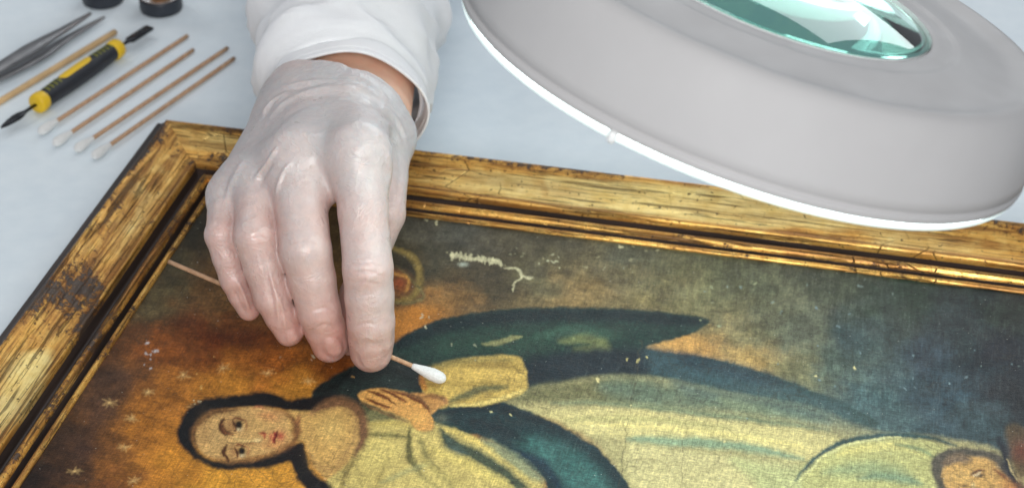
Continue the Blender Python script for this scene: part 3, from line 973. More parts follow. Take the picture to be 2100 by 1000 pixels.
for side, org, rz, L in [('top', (0, 0, 0), 0, LX), ('left', (0, -LY, 0), 90, LY), ('right', (LX, 0, 0), -90, LY), ('bottom', (LX, -LY, 0), 180, LX)]:
    st = 0.0016 if side in ('top', 'left') else 0.006
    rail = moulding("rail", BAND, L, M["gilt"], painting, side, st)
    rail.location = org
    rail.rotation_euler = (0, 0, math.radians(rz))
    moulding("outer_moulding", OUTER, L, M["dark"], rail, side, st * 2)
    moulding("groove", GROOVE, L, M["dark"], rail, side, st * 2)
    moulding("inner_groove", GROOVE_IN, L, M["dark"], rail, side, st * 2)
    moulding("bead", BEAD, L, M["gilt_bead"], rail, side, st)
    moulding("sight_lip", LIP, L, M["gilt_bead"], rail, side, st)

# ================================================================== hand, glove and sleeve
ZI = 1.0526          # distance of the index fingertip from the camera


def J(px, py, dz, rpx):
    z = ZI + dz
    return at(px, py, z), rpx * z / FPX


FING = {
    'index': [J(736, 318, -0.010, 52), J(754, 552, -0.022, 52), J(761, 660, -0.013, 49), J(761, 719, -0.002, 45.5)],
    'middle': [J(608, 330, 0.002, 54), J(626, 512, -0.016, 54), J(654, 636, -0.008, 45), J(677, 705, 0.004, 39)],
    'ring': [J(530, 372, 0.012, 43), J(522, 486, -0.012, 43), J(558, 610, -0.006, 38.5), J(593, 681, 0.002, 30)],
    'little': [J(468, 402, 0.020, 36), J(452, 482, -0.004, 32.5), J(480, 572, 0.000, 29), J(510, 634, 0.008, 25)],
    'thumb': [J(792, 285, 0.062, 54), J(792, 440, 0.030, 40), J(731, 604, 0.028, 35), J(716, 698, 0.0175, 31)],
}
CARP = {'index': J(742, 222, 0.078, 62), 'middle': J(692, 206, 0.082, 62), 'ring': J(644, 210, 0.085, 62), 'little': J(598, 228, 0.088, 58)}
WR = [J(640, 232, 0.094, 84), J(752, 240, 0.090, 84)]            # wrist, two bones side by side
ARMDIR = at(716, 60, ZI + 0.175) - at(696, 232, ZI + 0.092)
ARMDIR /= np.linalg.norm(ARMDIR)

pts_all = np.array([p for ch in FING.values() for p, r in ch] + [p for p, r in CARP.values()] + [WR[0][0], WR[1][0], WR[0][0] + ARMDIR * 0.045, WR[1][0] + ARMDIR * 0.045])
HV = 0.0009
lo = pts_all.min(0) - 0.026
hi = pts_all.max(0) + 0.026
dims = np.ceil((hi - lo) / HV).astype(int)
ax = [(lo[k] + HV * np.arange(dims[k])).astype(np.float32) for k in range(3)]
PX, PY, PZ = np.meshgrid(*ax, indexing='ij')


def capsule(a, ra, b, rb, bow=None):
    a = np.asarray(a)
    b = np.asarray(b)
    ab = b - a
    L = ab @ ab
    t = ((PX - a[0]) * np.float32(ab[0]) + (PY - a[1]) * np.float32(ab[1]) + (PZ - a[2]) * np.float32(ab[2])) / np.float32(L)
    np.clip(t, 0, 1, out=t)
    dx = PX - np.float32(a[0]) - t * np.float32(ab[0])
    dy = PY - np.float32(a[1]) - t * np.float32(ab[1])
    dz = PZ - np.float32(a[2]) - t * np.float32(ab[2])
    r = np.float32(ra) + t * np.float32(rb - ra)
    return np.sqrt(dx * dx + dy * dy + dz * dz) - r


def smin(a, b, k):
    h = np.clip(k - np.abs(a - b), 0, None) / k
    return np.minimum(a, b) - h * h * k * np.float32(0.25)


def finger(ch, waist=0.995):
    out = None
    for (a, ra), (b, rb) in zip(ch[:-1], ch[1:]):
        m_ = (a + b) / 2
        rm = (ra + rb) / 2 * waist
        d = smin(capsule(a, ra * 0.98, m_, rm), capsule(m_, rm, b, rb * 0.98), np.float32(0.0015))
        out = d if out is None else smin(out, d, np.float32(0.002))
    return out


palm = None
for k_ in ('index', 'middle', 'ring', 'little'):
    a, ra = CARP[k_]
    b, rb = FING[k_][0]
    d = capsule(a, ra * 0.95, b, rb * 0.93)
    palm = d if palm is None else smin(palm, d, np.float32(0.016))
for k1, k2, f_ in (('index', 'middle', 0.93), ('middle', 'ring', 0.93), ('ring', 'little', 0.9)):
    a = (CARP[k1][0] + CARP[k2][0]) / 2
    b = (FING[k1][0][0] + FING[k2][0][0]) / 2
    rb = (FING[k1][0][1] + FING[k2][0][1]) / 2
    palm = smin(palm, capsule(a, CARP[k1][1] * f_, a + (b - a) * 0.92, rb * f_), np.float32(0.016))
a, ra = FING['thumb'][0]
palm = smin(palm, capsule(CARP['index'][0], CARP['index'][1] * 0.9, a, ra), np.float32(0.016))
for p, r in WR:
    palm = smin(palm, capsule(p - ARMDIR * 0.012, r * 0.98, p + ARMDIR * 0.10, r * 1.10), np.float32(0.022))
# knuckle heads stand slightly proud under the latex
for k_, amt in (('index', 0.0), ('middle', -0.001)):
    p, r = FING[k_][0]
    q = p - CF * 0.002 - CD * 0.003
    palm = smin(palm, capsule(q, r * 0.86 + amt, q + (CARP[k_][0] - p) * 0.35, r * 0.62), np.float32(0.016))
# the palm carries on down to the webs between the fingers
for k_, t_ in (('index', 0.34), ('middle', 0.32), ('ring', 0.3), ('little', 0.2)):
    p, r = FING[k_][0]
    q, r2 = FING[k_][1]
    palm = smin(palm, capsule(p + CF * 0.003, r * 0.9, p + (q - p) * t_ + CF * 0.005, (r + (r2 - r) * t_) * 0.82), np.float32(0.012))
for k1, k2 in (('index', 'middle'), ('middle', 'ring'), ('ring', 'little')):
    p = (FING[k1][0][0] * 0.66 + FING[k1][1][0] * 0.34 + FING[k2][0][0] * 0.66 + FING[k2][1][0] * 0.34) / 2 + CF * 0.009
    palm = smin(palm, capsule(p - CD * 0.014 + CF * 0.004, 0.009, p - CD * 0.002, 0.0055), np.float32(0.010))
fing = None
for k_ in ('index', 'middle', 'ring', 'little'):
    d = finger(FING[k_])
    # joint bulges
    fing = d if fing is None else smin(fing, d, np.float32(0.0026))
th = finger(FING['thumb'], 0.95)
hand = smin(palm, fing, np.float32(0.007))
hand = smin(hand, th, np.float32(0.006))

# open end of the glove: a slanted cut, hollow inside
PL, PT, PR = at(548, 206, ZI + 0.106), at(700, 161, ZI + 0.074), at(850, 318, ZI + 0.078)
GN = np.cross(PT - PL, PR - PL)
GN /= np.linalg.norm(GN)
if GN @ ARMDIR < 0:
    GN = -GN
warp = 0.0016 * np.sin(PX * 210) + 0.0012 * np.sin(PX * 97 + PZ * 160)
cut = (PX - PT[0]) * np.float32(GN[0]) + (PY - PT[1]) * np.float32(GN[1]) + (PZ - PT[2]) * np.float32(GN[2]) + warp
glove = np.maximum(hand, cut.astype(np.float32))
cav = np.maximum(palm + np.float32(0.0022), -(cut + np.float32(0.03)))
glove = np.maximum(glove, -cav)


def surface_nets(f, lo, h):
    s = f < 0
    n = np.array(f.shape) - 1
    cnt = np.zeros(n, np.int8)
    for i in (0, 1):
        for j in (0, 1):
            for k in (0, 1):
                cnt += s[i:i + n[0], j:j + n[1], k:k + n[2]]
    act = (cnt > 0) & (cnt < 8)
    ids = np.argwhere(act)
    idx = np.full(n, -1, np.int64)
    idx[act] = np.arange(len(ids))
    P = np.zeros((len(ids), 3))
    C = np.zeros(len(ids))
    I0, I1, I2 = ids.T
    corners = [(i, j, k) for i in (0, 1) for j in (0, 1) for k in (0, 1)]
    for ca in corners:
        for axn in range(3):
            if ca[axn] == 1:
                continue
            cb = list(ca)
            cb[axn] = 1
            fa = f[I0 + ca[0], I1 + ca[1], I2 + ca[2]].astype(float)
            fb = f[I0 + cb[0], I1 + cb[1], I2 + cb[2]].astype(float)
            mk = (fa < 0) != (fb < 0)
            t = np.where(mk, fa / (fa - fb + 1e-20), 0)
            pos = np.array(ca, float)[None, :].repeat(len(ids), 0)
            pos[:, axn] += t
            P[mk] += pos[mk]
            C[mk] += 1
    P = lo + h * (ids + P / C[:, None])
    Q = []
    for axn in range(3):
        sl0 = [slice(1, n[q]) for q in range(3)]
        sl0[axn] = slice(0, n[axn])
        sl1 = list(sl0)
        sl1[axn] = slice(1, n[axn] + 1)
        A, B = s[tuple(sl0)], s[tuple(sl1)]
        e = np.argwhere(A != B)
        fl = A[A != B]
        o_ = np.array([1, 1, 1])
        o_[axn] = 0
        e = e + o_
        u, v = [(1, 2), (2, 0), (0, 1)][axn]
        du = np.zeros(3, int)
        du[u] = 1
        dv = np.zeros(3, int)
        dv[v] = 1
        g = lambda d: idx[tuple((e - d).T)]
        q = np.stack([g(du + dv), g(dv), g(du * 0), g(du)], 1)
        q[~fl] = q[~fl][:, ::-1]
        Q.append(q)
    return P, np.concatenate(Q)


def relax(V, Q, it, lam=0.5):
    E_ = np.concatenate([Q[:, [0, 1]], Q[:, [1, 2]], Q[:, [2, 3]], Q[:, [3, 0]]])
    deg = np.bincount(E_[:, 0], minlength=len(V)) + np.bincount(E_[:, 1], minlength=len(V))
    for _ in range(it):
        S = np.zeros_like(V)
        for k in range(3):
            S[:, k] = np.bincount(E_[:, 0], V[E_[:, 1], k], len(V)) + np.bincount(E_[:, 1], V[E_[:, 0], k], len(V))
        V = V + lam * (S / deg[:, None] - V)
    return V


GV, GQ = surface_nets(glove, lo, HV)
GV = relax(GV, GQ, 3)


def vnormals(V, Q):
    n = np.cross(V[Q[:, 2]] - V[Q[:, 0]], V[Q[:, 3]] - V[Q[:, 1]])
    N = np.zeros_like(V)
    for k in range(4):
        for c in range(3):
            N[:, c] += np.bincount(Q[:, k], n[:, c], len(V))
    return N / (np.linalg.norm(N, axis=1, keepdims=True) + 1e-12)


GNR = vnormals(GV, GQ)
rel = GV - CAM
dep = rel @ CF
gu = 1050 + FPX * (rel @ CR) / dep
gv = 500 + FPX * (rel @ CD) / dep
front = (GNR @ CF) < 0.25


def crease(pts, w, amt):
    """a ridge (amt > 0) or furrow along a line drawn on the visible side of the glove"""
    q = spline(pts, False, 6)
    mk = np.nonzero(front & (gu > q[:, 0].min() - 4 * w) & (gu < q[:, 0].max() + 4 * w) & (gv > q[:, 1].min() - 4 * w) & (gv < q[:, 1].max() + 4 * w))[0]
    d, t = segdist(gu[mk], gv[mk], q, False)
    GV[mk] += GNR[mk] * (amt * np.exp(-(d / w) ** 2) * np.clip(np.sin(np.pi * np.clip(t, 0.04, 0.96)) * 1.6, 0, 1))[:, None]


# folds of the loose latex over the back of the hand and the wrist
for q, w, am in [([(545, 250), (600, 205), (680, 182), (760, 190)], 6, 0.0021), ([(540, 285), (590, 235), (640, 210), (700, 205)], 6, -0.0012), ([(560, 186), (640, 170), (720, 174), (790, 206)], 5, 0.0016), ([(536, 240), (560, 210), (600, 188)], 4, 0.0016), ([(780, 215), (815, 250), (835, 300)], 5, 0.0016),
                 ([(570, 300), (548, 335), (520, 372)], 3.5, 0.0013), ([(598, 330), (578, 360), (568, 400)], 3.5, 0.0013), ([(560, 330), (540, 362), (530, 390)], 5, -0.0010), 
                 ([(500, 330), (476, 372), (462, 420)], 5, 0.0010),  ([(790, 300), (800, 340), (798, 390)], 6, 0.0010), ([(812, 300), (820, 350), (812, 420)], 6, -0.0008),
                 ([(620, 200), (700, 196), (770, 220)], 5, -0.0009), ([(560, 225), (580, 205), (610, 190)], 4, 0.0010), ([(700, 160), (750, 164), (800, 210)], 4, 0.0007), ([(760, 240), (800, 260), (826, 300)], 6, 0.0010),
                 # fingers: joint creases and lengthwise tension folds
                 ([(722, 545), (752, 538), (786, 548)], 3, -0.0005), ([(722, 562), (752, 556), (786, 566)], 3, -0.0005), ([(724, 580), (752, 576), (780, 586)], 3, -0.0004), ([(735, 600), (760, 570), (790, 555)], 3, 0.0005),
                 ([(728, 668), (754, 662), (780, 670)], 3, -0.0005), ([(734, 700), (752, 690), (772, 702)], 3, 0.0004), ([(596, 500), (626, 492), (658, 500)], 3, -0.0004), ([(640, 640), (664, 630), (690, 640)], 3, -0.0005),
                 ([(645, 676), (668, 664), (694, 680)], 3, -0.0006), ([(553, 560), (566, 610), (572, 660)], 3.5, 0.0012), ([(565, 590), (580, 640), (586, 680)], 3.5, 0.0010), ([(538, 520), (552, 580), (560, 630)], 4, -0.0008),
                 ([(486, 575), (500, 605), (512, 640)], 3.5, 0.0012), ([(478, 590), (492, 620), (504, 645)], 3, -0.0008), ([(505, 490), (528, 482), (550, 492)], 3, -0.0004), ([(735, 720), (750, 750), (765, 755)], 3, 0.0004)]:
    crease(q, w, am)
GV += GNR * (0.0007 * np.exp(-(((GV - PT) @ GN + 0.0012) / 0.0012) ** 2))[:, None]      # rolled edge of the glove
# broad soft lumps
lump = fbm(GV[:, 0] * 60, GV[:, 2] * 60 + GV[:, 1] * 40, 77, 3) - 0.5
GV += GNR * (lump * 0.0008)[:, None]
# fingernails show through as flat ovals
for (px, py, rx, ry, tilt, am) in [(684, 712, 22, 20, 0.5, 0.0012), (761, 730, 25, 25, 0.0, 0.0006), (600, 690, 15, 16, 0.4, 0.0005)]:
    dx, dy = gu - px, gv - py
    u = (dx * math.cos(tilt) + dy * math.sin(tilt)) / rx
    v = (-dx * math.sin(tilt) + dy * math.cos(tilt)) / ry
    rr_ = np.sqrt(u * u + v * v)
    GV += GNR * (front * am * (np.exp(-(rr_ / 0.8) ** 6) - 0.35 * np.exp(-((rr_ - 1.15) / 0.2) ** 2)))[:, None]

# where the skin presses against the latex it shows pinker
pink = np.full(len(GV), 0.16)
for k_ in ('index', 'middle', 'ring', 'little'):
    ch = FING[k_]
    for jj, amt, rad in ((1, 0.16, 0.012), (2, 0.06, 0.010), (3, 0.10, 0.012)):
        p, r = ch[jj]
        d = np.linalg.norm(GV - (p - CF * r * 0.9), axis=1)
        pink += amt * np.exp(-(d / rad) ** 2)
    a, b = ch[0][0], ch[3][0]
    t = np.clip((GV - a) @ (b - a) / ((b - a) @ (b - a)), 0, 1)
    dl = np.linalg.norm(GV - a - t[:, None] * (b - a), axis=1)
    pink += 0.26 * np.clip(t * 3.0, 0, 1) * np.exp(-(dl / 0.03) ** 4)
for p, r in FING['thumb'][1:]:
    pink += 0.2 * np.exp(-(np.linalg.norm(GV - p, axis=1) / 0.025) ** 2)
edge_d = np.abs((GV - PT) @ GN)
pink -= 0.12 * np.exp(-(edge_d / 0.03) ** 2)
pink += 0.22 * np.exp(-((edge_d - 0.004) / 0.012) ** 2) * (gu < 640)

person = empty("person", tuple(WR[0][0]))
tag(person, "gloved right hand in a white coat sleeve holding a cotton swab over the painting", "person")
glove_o = meshobj("glove", GV, GQ, M["glove"], person)
at3 = glove_o.data.attributes.new("pink", 'FLOAT', 'POINT')
at3.data.foreach_set("value", np.clip(pink, 0, 1).astype(np.float32))
glove_o["label"] = "thin translucent white latex glove, pink at the knuckles"
del PX, PY, PZ, palm, fing, hand, glove, cav, cut, warp, th

# forearm: skin between the glove and the cuff
wc = (WR[0][0] + WR[1][0]) / 2
side_v = WR[1][0] - WR[0][0]
side_v /= np.linalg.norm(side_v)
upv = np.cross(side_v, ARMDIR)
if upv[2] < 0:
    upv = -upv
ap, ar, af = [], [], []
for t in np.linspace(-0.005, 0.44, 40):
    ap.append(wc + ARMDIR * t + side_v * 0.003)
    ar.append(0.0372 + 0.03 * max(0, t))
    af.append((1.0, 0.66))
V, Fc = tube(ap, ar, 48, True, af, up=upv)
arm = meshobj("forearm", V, Fc, M["skin"], person)
arm["label"] = "bare strip of wrist between glove and cuff"


# sleeve: a loose tube with a turned cuff
def sleeve_mesh(t0, t1, nt, prof, thick, seed, fold):
    n = 120
    V = []
    ts = np.linspace(t0, t1, nt)
    for sgn in (1, 0):
        for t in (ts if sgn else ts[::-1]):
            a_, b_, cx, cz = prof(t)
            for k in range(n):
                th_ = 2 * math.pi * k / n
                c_, s_ = math.cos(th_), math.sin(th_)
                f_ = fold(t, th_)
                rr_ = 1.0
                p = SC + ARMDIR * t + SU * (c_ * a_ + cx) + SV * (s_ * b_ + cz)
                nrm = SU * c_ / a_ + SV * s_ / b_
                nrm /= np.linalg.norm(nrm)
                V.append(p + nrm * (f_ - (0 if sgn else thick)))
    m2 = 2 * nt
    Fc = []
    for i in range(m2):
        j = (i + 1) % m2
        for k in range(n):
            Fc.append((i * n + k, i * n + (k + 1) % n, j * n + (k + 1) % n, j * n + k))
    return V, Fc


SC = at(711, 212, ZI + 0.112) - ARMDIR * 0.0100       # centre of the cuff opening
SU = at(880, 256, ZI + 0.112) - at(542, 168, ZI + 0.112)
SU = SU - ARMDIR * (SU @ ARMDIR)
SU /= np.linalg.norm(SU)
SV = np.cross(SU, ARMDIR)
if SV[2] < 0:
    SV = -SV


def sm(x, a, b):
    x = min(max((x - a) / (b - a), 0), 1)
    return x * x * (3 - 2 * x)


def cuff_prof(t):
    return 0.0455 - 0.0020 * sm(t, 0, 0.02), 0.0395 - 0.001 * sm(t, 0, 0.02), 0, 0


def cuff_fold(t, th_):
    return 0.0014 * math.sin(2 * th_ + 0.6) + 0.0009 * math.sin(5 * th_ + 40 * t) + 0.0004 * math.exp(-((t - 0.0012) / 0.0012) ** 2) - 0.0008 * math.exp(-((t - 0.0060) / 0.0006) ** 2) + 0.0003 * max(0, math.sin(th_ * 150)) * math.exp(-((t - 0.0060) / 0.0005) ** 2)


def body_prof(t):
    s = t - 0.017
    g = sm(s, 0.001, 0.008)
    return 0.0450 + 0.0040 * g + 0.065 * max(0, s - 0.012), 0.0396 + 0.0048 * g + 0.03 * max(0, s), -0.0030 * g, 0.0


def body_fold(t, th_):
    s = t - 0.017
    f_ = 0.0045 * sm(s, 0, 0.02) * math.exp(-((th_ - 3.1) / 0.6) ** 2) * math.cos((s - 0.012) * 160)
    f_ += 0.0024 * math.sin(3 * th_ + 70 * s + 1.1 * math.sin(2 * th_)) * sm(s, 0.0, 0.02)
    f_ += 0.0028 * math.sin(110 * s + 2.2 * math.cos(th_ - 0.5) + 0.8) * sm(s, 0.004, 0.02)
    f_ += 0.0012 * math.sin(7 * th_ - 120 * s) * sm(s, 0.004, 0.02)
    f_ += 0.0030 * math.exp(-((s - 0.030 - 0.012 * math.cos(th_ - 2.2)) / 0.007) ** 2) * sm(s, 0.004, 0.02)
    for ph_, k1_, k2_, am_ in ((0.4, 1.6, 62.0, 0.0042), (2.0, -2.1, 48.0, 0.0034), (3.9, 2.7, 85.0, 0.0024)):
        f_ += am_ * (1 - abs(math.sin(0.5 * (k1_ * (th_ - math.pi) + k2_ * s + ph_)))) ** 5 * sm(s, 0.004, 0.018)
    return f_ - 0.0022 * math.exp(-(s / 0.003) ** 2)


V, Fc = sleeve_mesh(0.016, 0.46, 150, body_prof, 0.0016, 1, body_fold)
slv = meshobj("coat_sleeve", V, Fc, M["coat"], person)
V, Fc = sleeve_mesh(0.0, 0.0215, 40, cuff_prof, 0.0013, 2, cuff_fold)
cuff = meshobj("cuff", V, Fc, M["coat"], slv)


# ================================================================== cotton swabs
def swab(tip, tail, label, r=0.00125, rt=0.0030, tlen=0.017, group=None, both=False):
    tip, tail = np.asarray(tip), np.asarray(tail)
    root = empty("cotton_swab", tuple(tip))
    d = (tail - tip) / np.linalg.norm(tail - tip)
    L = np.linalg.norm(tail - tip)
    ts = np.linspace(0.004, L, 14)
    V, Fc = tube([tip + d * t for t in ts], [r] * len(ts), 12)
    meshobj("stick", V, Fc, M["stick"], root)
    ts = np.array([0.0, 0.0004, 0.0012, 0.0025, 0.0045, 0.007, 0.0095, 0.0120, 0.0142, 0.0160, 0.0172]) / 0.0172 * tlen
    rs = np.array([0.12, 0.42, 0.70, 0.90, 1.0, 0.98, 0.88, 0.74, 0.60, 0.50, 0.44]) * rt
    V, Fc = tube([tip + d * t for t in ts], rs, 24, wob=0.025)
    meshobj("cotton_tip", V, Fc, M["cotton"], root)
    tag(root, label, "swab", group)
    return root


h_tip, h_tail = on(914, 779, ZC + 0.004), on(346, 536, 0.046)
swab(h_tip, h_tail, "cotton swab held in the gloved fingers, its tip on the painting", r=0.0012, rt=0.0034, tlen=0.019)

ord_ = ["upper left most", "second", "third", "nearest the gilt frame"]
lab = ["cotton swab on the table lying next to the black and yellow tool", "second cotton swab from the black and yellow tool, lying on the table",
       "third cotton swab from the black and yellow tool, lying on the table", "cotton swab on the table lying closest to the frame corner"]
for (a, b, l_) in [((80, 272), (384, 74), lab[0]), ((110, 296), (396, 103), lab[1]), ((154, 308), (466, 99), lab[2]), ((190, 322), (480, 120), lab[3])]:
    swab(on(a[0], a[1], 0.0034), on(b[0], b[1], 0.0016), l_, r=0.0014, rt=0.0031, tlen=0.017, group="cotton swabs laid out on the table")
st = empty("wooden_stick", tuple(on(235, 66, 0.002)))
a, b = on(236, 66, 0.002), on(-40, 232, 0.002)
V, Fc = tube([a + (b - a) * t for t in np.linspace(0, 1, 10)], [0.0021] * 10, 14)
V2 = np.array(V)
bpy.data.objects.remove(st)
tag(meshobj("wooden_stick", V, Fc, simple("pale_wood", (0.60, 0.40, 0.20), 0.6, var=0.15, bump=0.2), origin=tuple(a)), "thick plain wooden stick lying between the tweezers and the yellow tool", "stick")

# ================================================================== tweezers
tw = empty("tweezers", tuple(on(0, 150, 0.004)))
tag(tw, "grey steel tweezers lying open at the left edge", "tweezers")


def ribbon(pts, widths, thick, up):
    V, Fc = [], []
    N = len(pts)
    for i in range(N):
        t = pts[min(i + 1, N - 1)] - pts[max(i - 1, 0)]
        t = t / np.linalg.norm(t)
        s = np.cross(t, up)
        s /= np.linalg.norm(s)
        u = np.cross(s, t)
        for a_, b_ in ((1, 1), (-1, 1), (-1, -1), (1, -1)):
            V.append(pts[i] + s * a_ * widths[i] / 2 + u * b_ * thick / 2)
    for i in range(N - 1):
        for k in range(4):
            Fc.append((i * 4 + k, i * 4 + (k + 1) % 4, i * 4 + 4 + (k + 1) % 4, i * 4 + 4 + k))
    Fc += [(3, 2, 1, 0), tuple((N - 1) * 4 + k for k in range(4))]
    return V, Fc


def smoothpts(pts, n):
    p = np.array(pts)
    out = []
    for t in np.linspace(0, len(p) - 1, n):
        i = min(int(t), len(p) - 2)
        f_ = t - i
        g = lambda k: p[min(max(k, 0), len(p) - 1)]
        a, b, c, d = g(i - 1), g(i), g(i + 1), g(i + 2)
        out.append(0.5 * ((2 * b) + (c - a) * f_ + (2 * a - 5 * b + 4 * c - d) * f_ ** 2 + (3 * b - a - 3 * c + d) * f_ ** 3))
    return np.array(out)


heel = on(-120, 205, 0.006)
p1 = smoothpts([heel, on(0, 138, 0.010), on(70, 96, 0.011), on(130, 62, 0.009), on(186, 28, 0.006)], 24)
V, Fc = ribbon(p1, np.interp(np.linspace(0, 1, 24), [0, 0.45, 0.7, 1], [0.008, 0.010, 0.006, 0.0016]), 0.0014, np.array([0.35, 0.6, 0.7]))
meshobj("arm", V, Fc, M["steel"], tw)
p2 = smoothpts([heel, on(0, 158, 0.004), on(80, 116, 0.004), on(140, 78, 0.004), on(214, 36, 0.003)], 24)
V, Fc = ribbon(p2, np.interp(np.linspace(0, 1, 24), [0, 0.5, 0.72, 1], [0.008, 0.0135, 0.008, 0.0018]) * 0.8, 0.0014, np.array([0, 0, 1.0]))
meshobj("arm", V, Fc, M["steel"], tw)

# ================================================================== double ended pry tool
ta, tb = on(82, 209, 0.0072), on(236, 102, 0.0072)
tool = empty("pry_tool", (ta[0], ta[1], 0))
tag(tool, "black and yellow double ended pry tool with dark steel blades on the table", "tool")
td = (tb - ta) / np.linalg.norm(tb - ta)
TL = np.linalg.norm(tb - ta)
ts = np.linspace(0, 1, 40)
rs = 0.0056 + 0.0010 * np.sin(ts * math.pi)
V, Fc = tube([ta + td * TL * t for t in ts], rs, 24)
handle = meshobj("handle", V, Fc, M["black"], tool)
for e, s in ((ta, -1), (tb, 1)):
    prof = [(0.0, -0.004), (0.0054, -0.004), (0.0063, -0.0034), (0.0067, -0.0018), (0.0067, 0.0014), (0.0062, 0.0036), (0.0048, 0.0050), (0.0026, 0.0055), (0.0, 0.0056)]
    V, Fc = lathe([(r_, h_) for r_, h_ in prof], e, -td * s, 28)
    V = [np.asarray(v) for v in V]
    meshobj("collar", V, Fc, M["yellow"], tool)
# yellow pad and olive ribs set into the upper side of the grip
sd = np.cross(td, [0, 0, 1.0])
sd /= np.linalg.norm(sd)
padn = np.array([0, 0, 1.0]) * 0.88 - CF * 0.40 - sd * 0.30
padn -= td * (padn @ td)
padn /= np.linalg.norm(padn)
pads = np.cross(td, padn)


def inlay(t0, t1, w, lift, mat, name, rnd=True):
    V, Fc = [], []
    nt, nw = 18, 9
    for i in range(nt):
        s = i / (nt - 1)
        t = t0 + (t1 - t0) * s
        ww = w * (min(1, (1 - abs(2 * s - 1) ** 8)) ** 0.5 * 0.999 + 0.001 if rnd else 1)
        R_ = np.interp(t, ts, rs) + lift
        for k in range(nw):
            u = (k / (nw - 1) * 2 - 1)
            an = u * ww / R_
            e_ = 0.0007 * (1 - u ** 6)
            V.append(ta + td * TL * t + (R_ - 0.0006 + e_) * (padn * math.cos(an) + pads * math.sin(an)))
    for i in range(nt - 1):
        for k in range(nw - 1):
            Fc.append((i * nw + k, i * nw + k + 1, (i + 1) * nw + k + 1, (i + 1) * nw + k))
    return meshobj(name, V, Fc, mat, handle)


inlay(0.28, 0.68, 0.0042, 0.0004, M["yellow"], "grip_pad")
for t in (0.09, 0.14, 0.19, 0.24, 0.72, 0.77, 0.82, 0.87, 0.92):
    inlay(t, t + 0.018, 0.0042, 0.0003, M["olive"], "grip_rib", False)
# blades
e1 = on(2, 262, 0.0055)
d1 = (e1 - ta) / np.linalg.norm(e1 - ta)
L1 = np.linalg.norm(e1 - ta)
V, Fc = ribbon(np.array([ta + d1 * L1 * t for t in (0.05, 0.36, 0.40, 0.50, 0.62, 0.78, 0.92, 1.0)]), [0.0022, 0.0022, 0.0028, 0.0058, 0.0064, 0.0050, 0.0028, 0.0006], 0.0011, np.array([0.15, 0.35, 0.9]))
meshobj("blade", V, Fc, M["blade"], tool)["label"] = "leaf shaped steel blade"
e2 = on(308, 56, 0.0065)
d2 = (e2 - tb) / np.linalg.norm(e2 - tb)
L2 = np.linalg.norm(e2 - tb)
V, Fc = ribbon(np.array([tb + d2 * L2 * t for t in (0.05, 0.30, 0.34, 0.42, 0.7, 0.94, 1.0)]), [0.0022, 0.0022, 0.0028, 0.0068, 0.0070, 0.0072, 0.0060], 0.0011, np.array([0.15, 0.35, 0.9]))
meshobj("blade", V, Fc, M["blade"], tool)["label"] = "flat chisel ended steel blade"

# ================================================================== jars
gl = NT("amber_glass")
gl.color((0.62, 0.28, 0.08)).rough(0.05)
gl.set(Transmission_Weight=0.85, IOR=1.48)
M["amber"] = gl.mat
for (cx_, cy_, rpx, l_) in [(205, 22, 43, "small jar with a dark base standing behind the tweezers"), (325, 39, 44, "small jar with amber glass over a dark base, nearest the sleeve")]:
    b0 = on(cx_, cy_, 0.0)
    rj = rpx * np.dot(b0 - CAM, CF) / FPX
    b0 = b0 + np.array([CF[0], CF[1], 0]) / np.hypot(CF[0], CF[1]) * rj
    root = empty("jar", tuple(b0))
    V, Fc = lathe([(0.0, 0.0), (rj * 0.93, 0.0), (rj * 0.98, 0.0006), (rj, 0.002), (rj, 0.0092), (rj * 0.985, 0.0102), (0.0, 0.0102)], b0, (0, 0, 1), 48)
    meshobj("jar_base", V, Fc, M["base"], root)
    V, Fc = lathe([(0.0, 0.0104), (rj * 0.95, 0.0104), (rj * 0.96, 0.012), (rj * 0.96, 0.036), (rj * 0.85, 0.042), (rj * 0.7, 0.044), (0.0, 0.044)], b0, (0, 0, 1), 48)
    meshobj("jar_body", V, Fc, M["amber"], root)
    V, Fc = lathe([(0.0, 0.0442), (rj * 0.76, 0.0442), (rj * 0.78, 0.046), (rj * 0.78, 0.056), (rj * 0.74, 0.0575), (0.0, 0.0575)], b0, (0, 0, 1), 48)
    meshobj("jar_lid", V, Fc, M["black"], root)
    tag(root, l_, "jar", "small jars at the back of the table")

# ================================================================== magnifier lamp
LC = np.array([0.32354888, -0.1926494, 0.22836413])
LN = np.array([0.26707811, 0.19533046, 0.94367118])
LN /= np.linalg.norm(LN)
lamp = empty("magnifier_lamp", tuple(LC))
tag(lamp, "round grey magnifying lamp with a glowing white rim hanging over the painting", "lamp")
prof = [(0.1215, 0.0045), (0.1240, 0.0045), (0.1252, 0.0054), (0.1256, 0.0072), (0.1254, 0.0088), (0.1245, 0.0092), (0.1246, 0.0097), (0.1254, 0.0101), (0.1252, 0.0150), (0.1240, 0.0250), (0.1222, 0.0350), (0.1205, 0.0410),
        (0.1190, 0.0444), (0.1168, 0.0464), (0.1140, 0.0470), (0.1110, 0.0464), (0.1080, 0.0452), (0.1050, 0.0446), (0.1010, 0.0446), (0.0950, 0.0452), (0.0870, 0.0462), (0.0812, 0.0470), (0.0796, 0.0470), (0.0784, 0.0464), (0.0770, 0.0462), (0.0720, 0.0466), (0.0690, 0.0468), (0.0682, 0.0464),
        (0.0680, 0.0450), (0.0680, 0.0180), (0.0720, 0.0060), (0.0720, 0.0045)]
V, Fc = lathe(prof, LC, LN, 160, closed=True)
hs = meshobj("housing", V, Fc, M["lampgrey"], lamp)
M["lampgrey"].node_tree.nodes["Principled BSDF"].inputs["Specular IOR Level"].default_value = 0.08
em = NT("led_diffuser")
em.color((0.9, 0.95, 0.95)).rough(0.5)
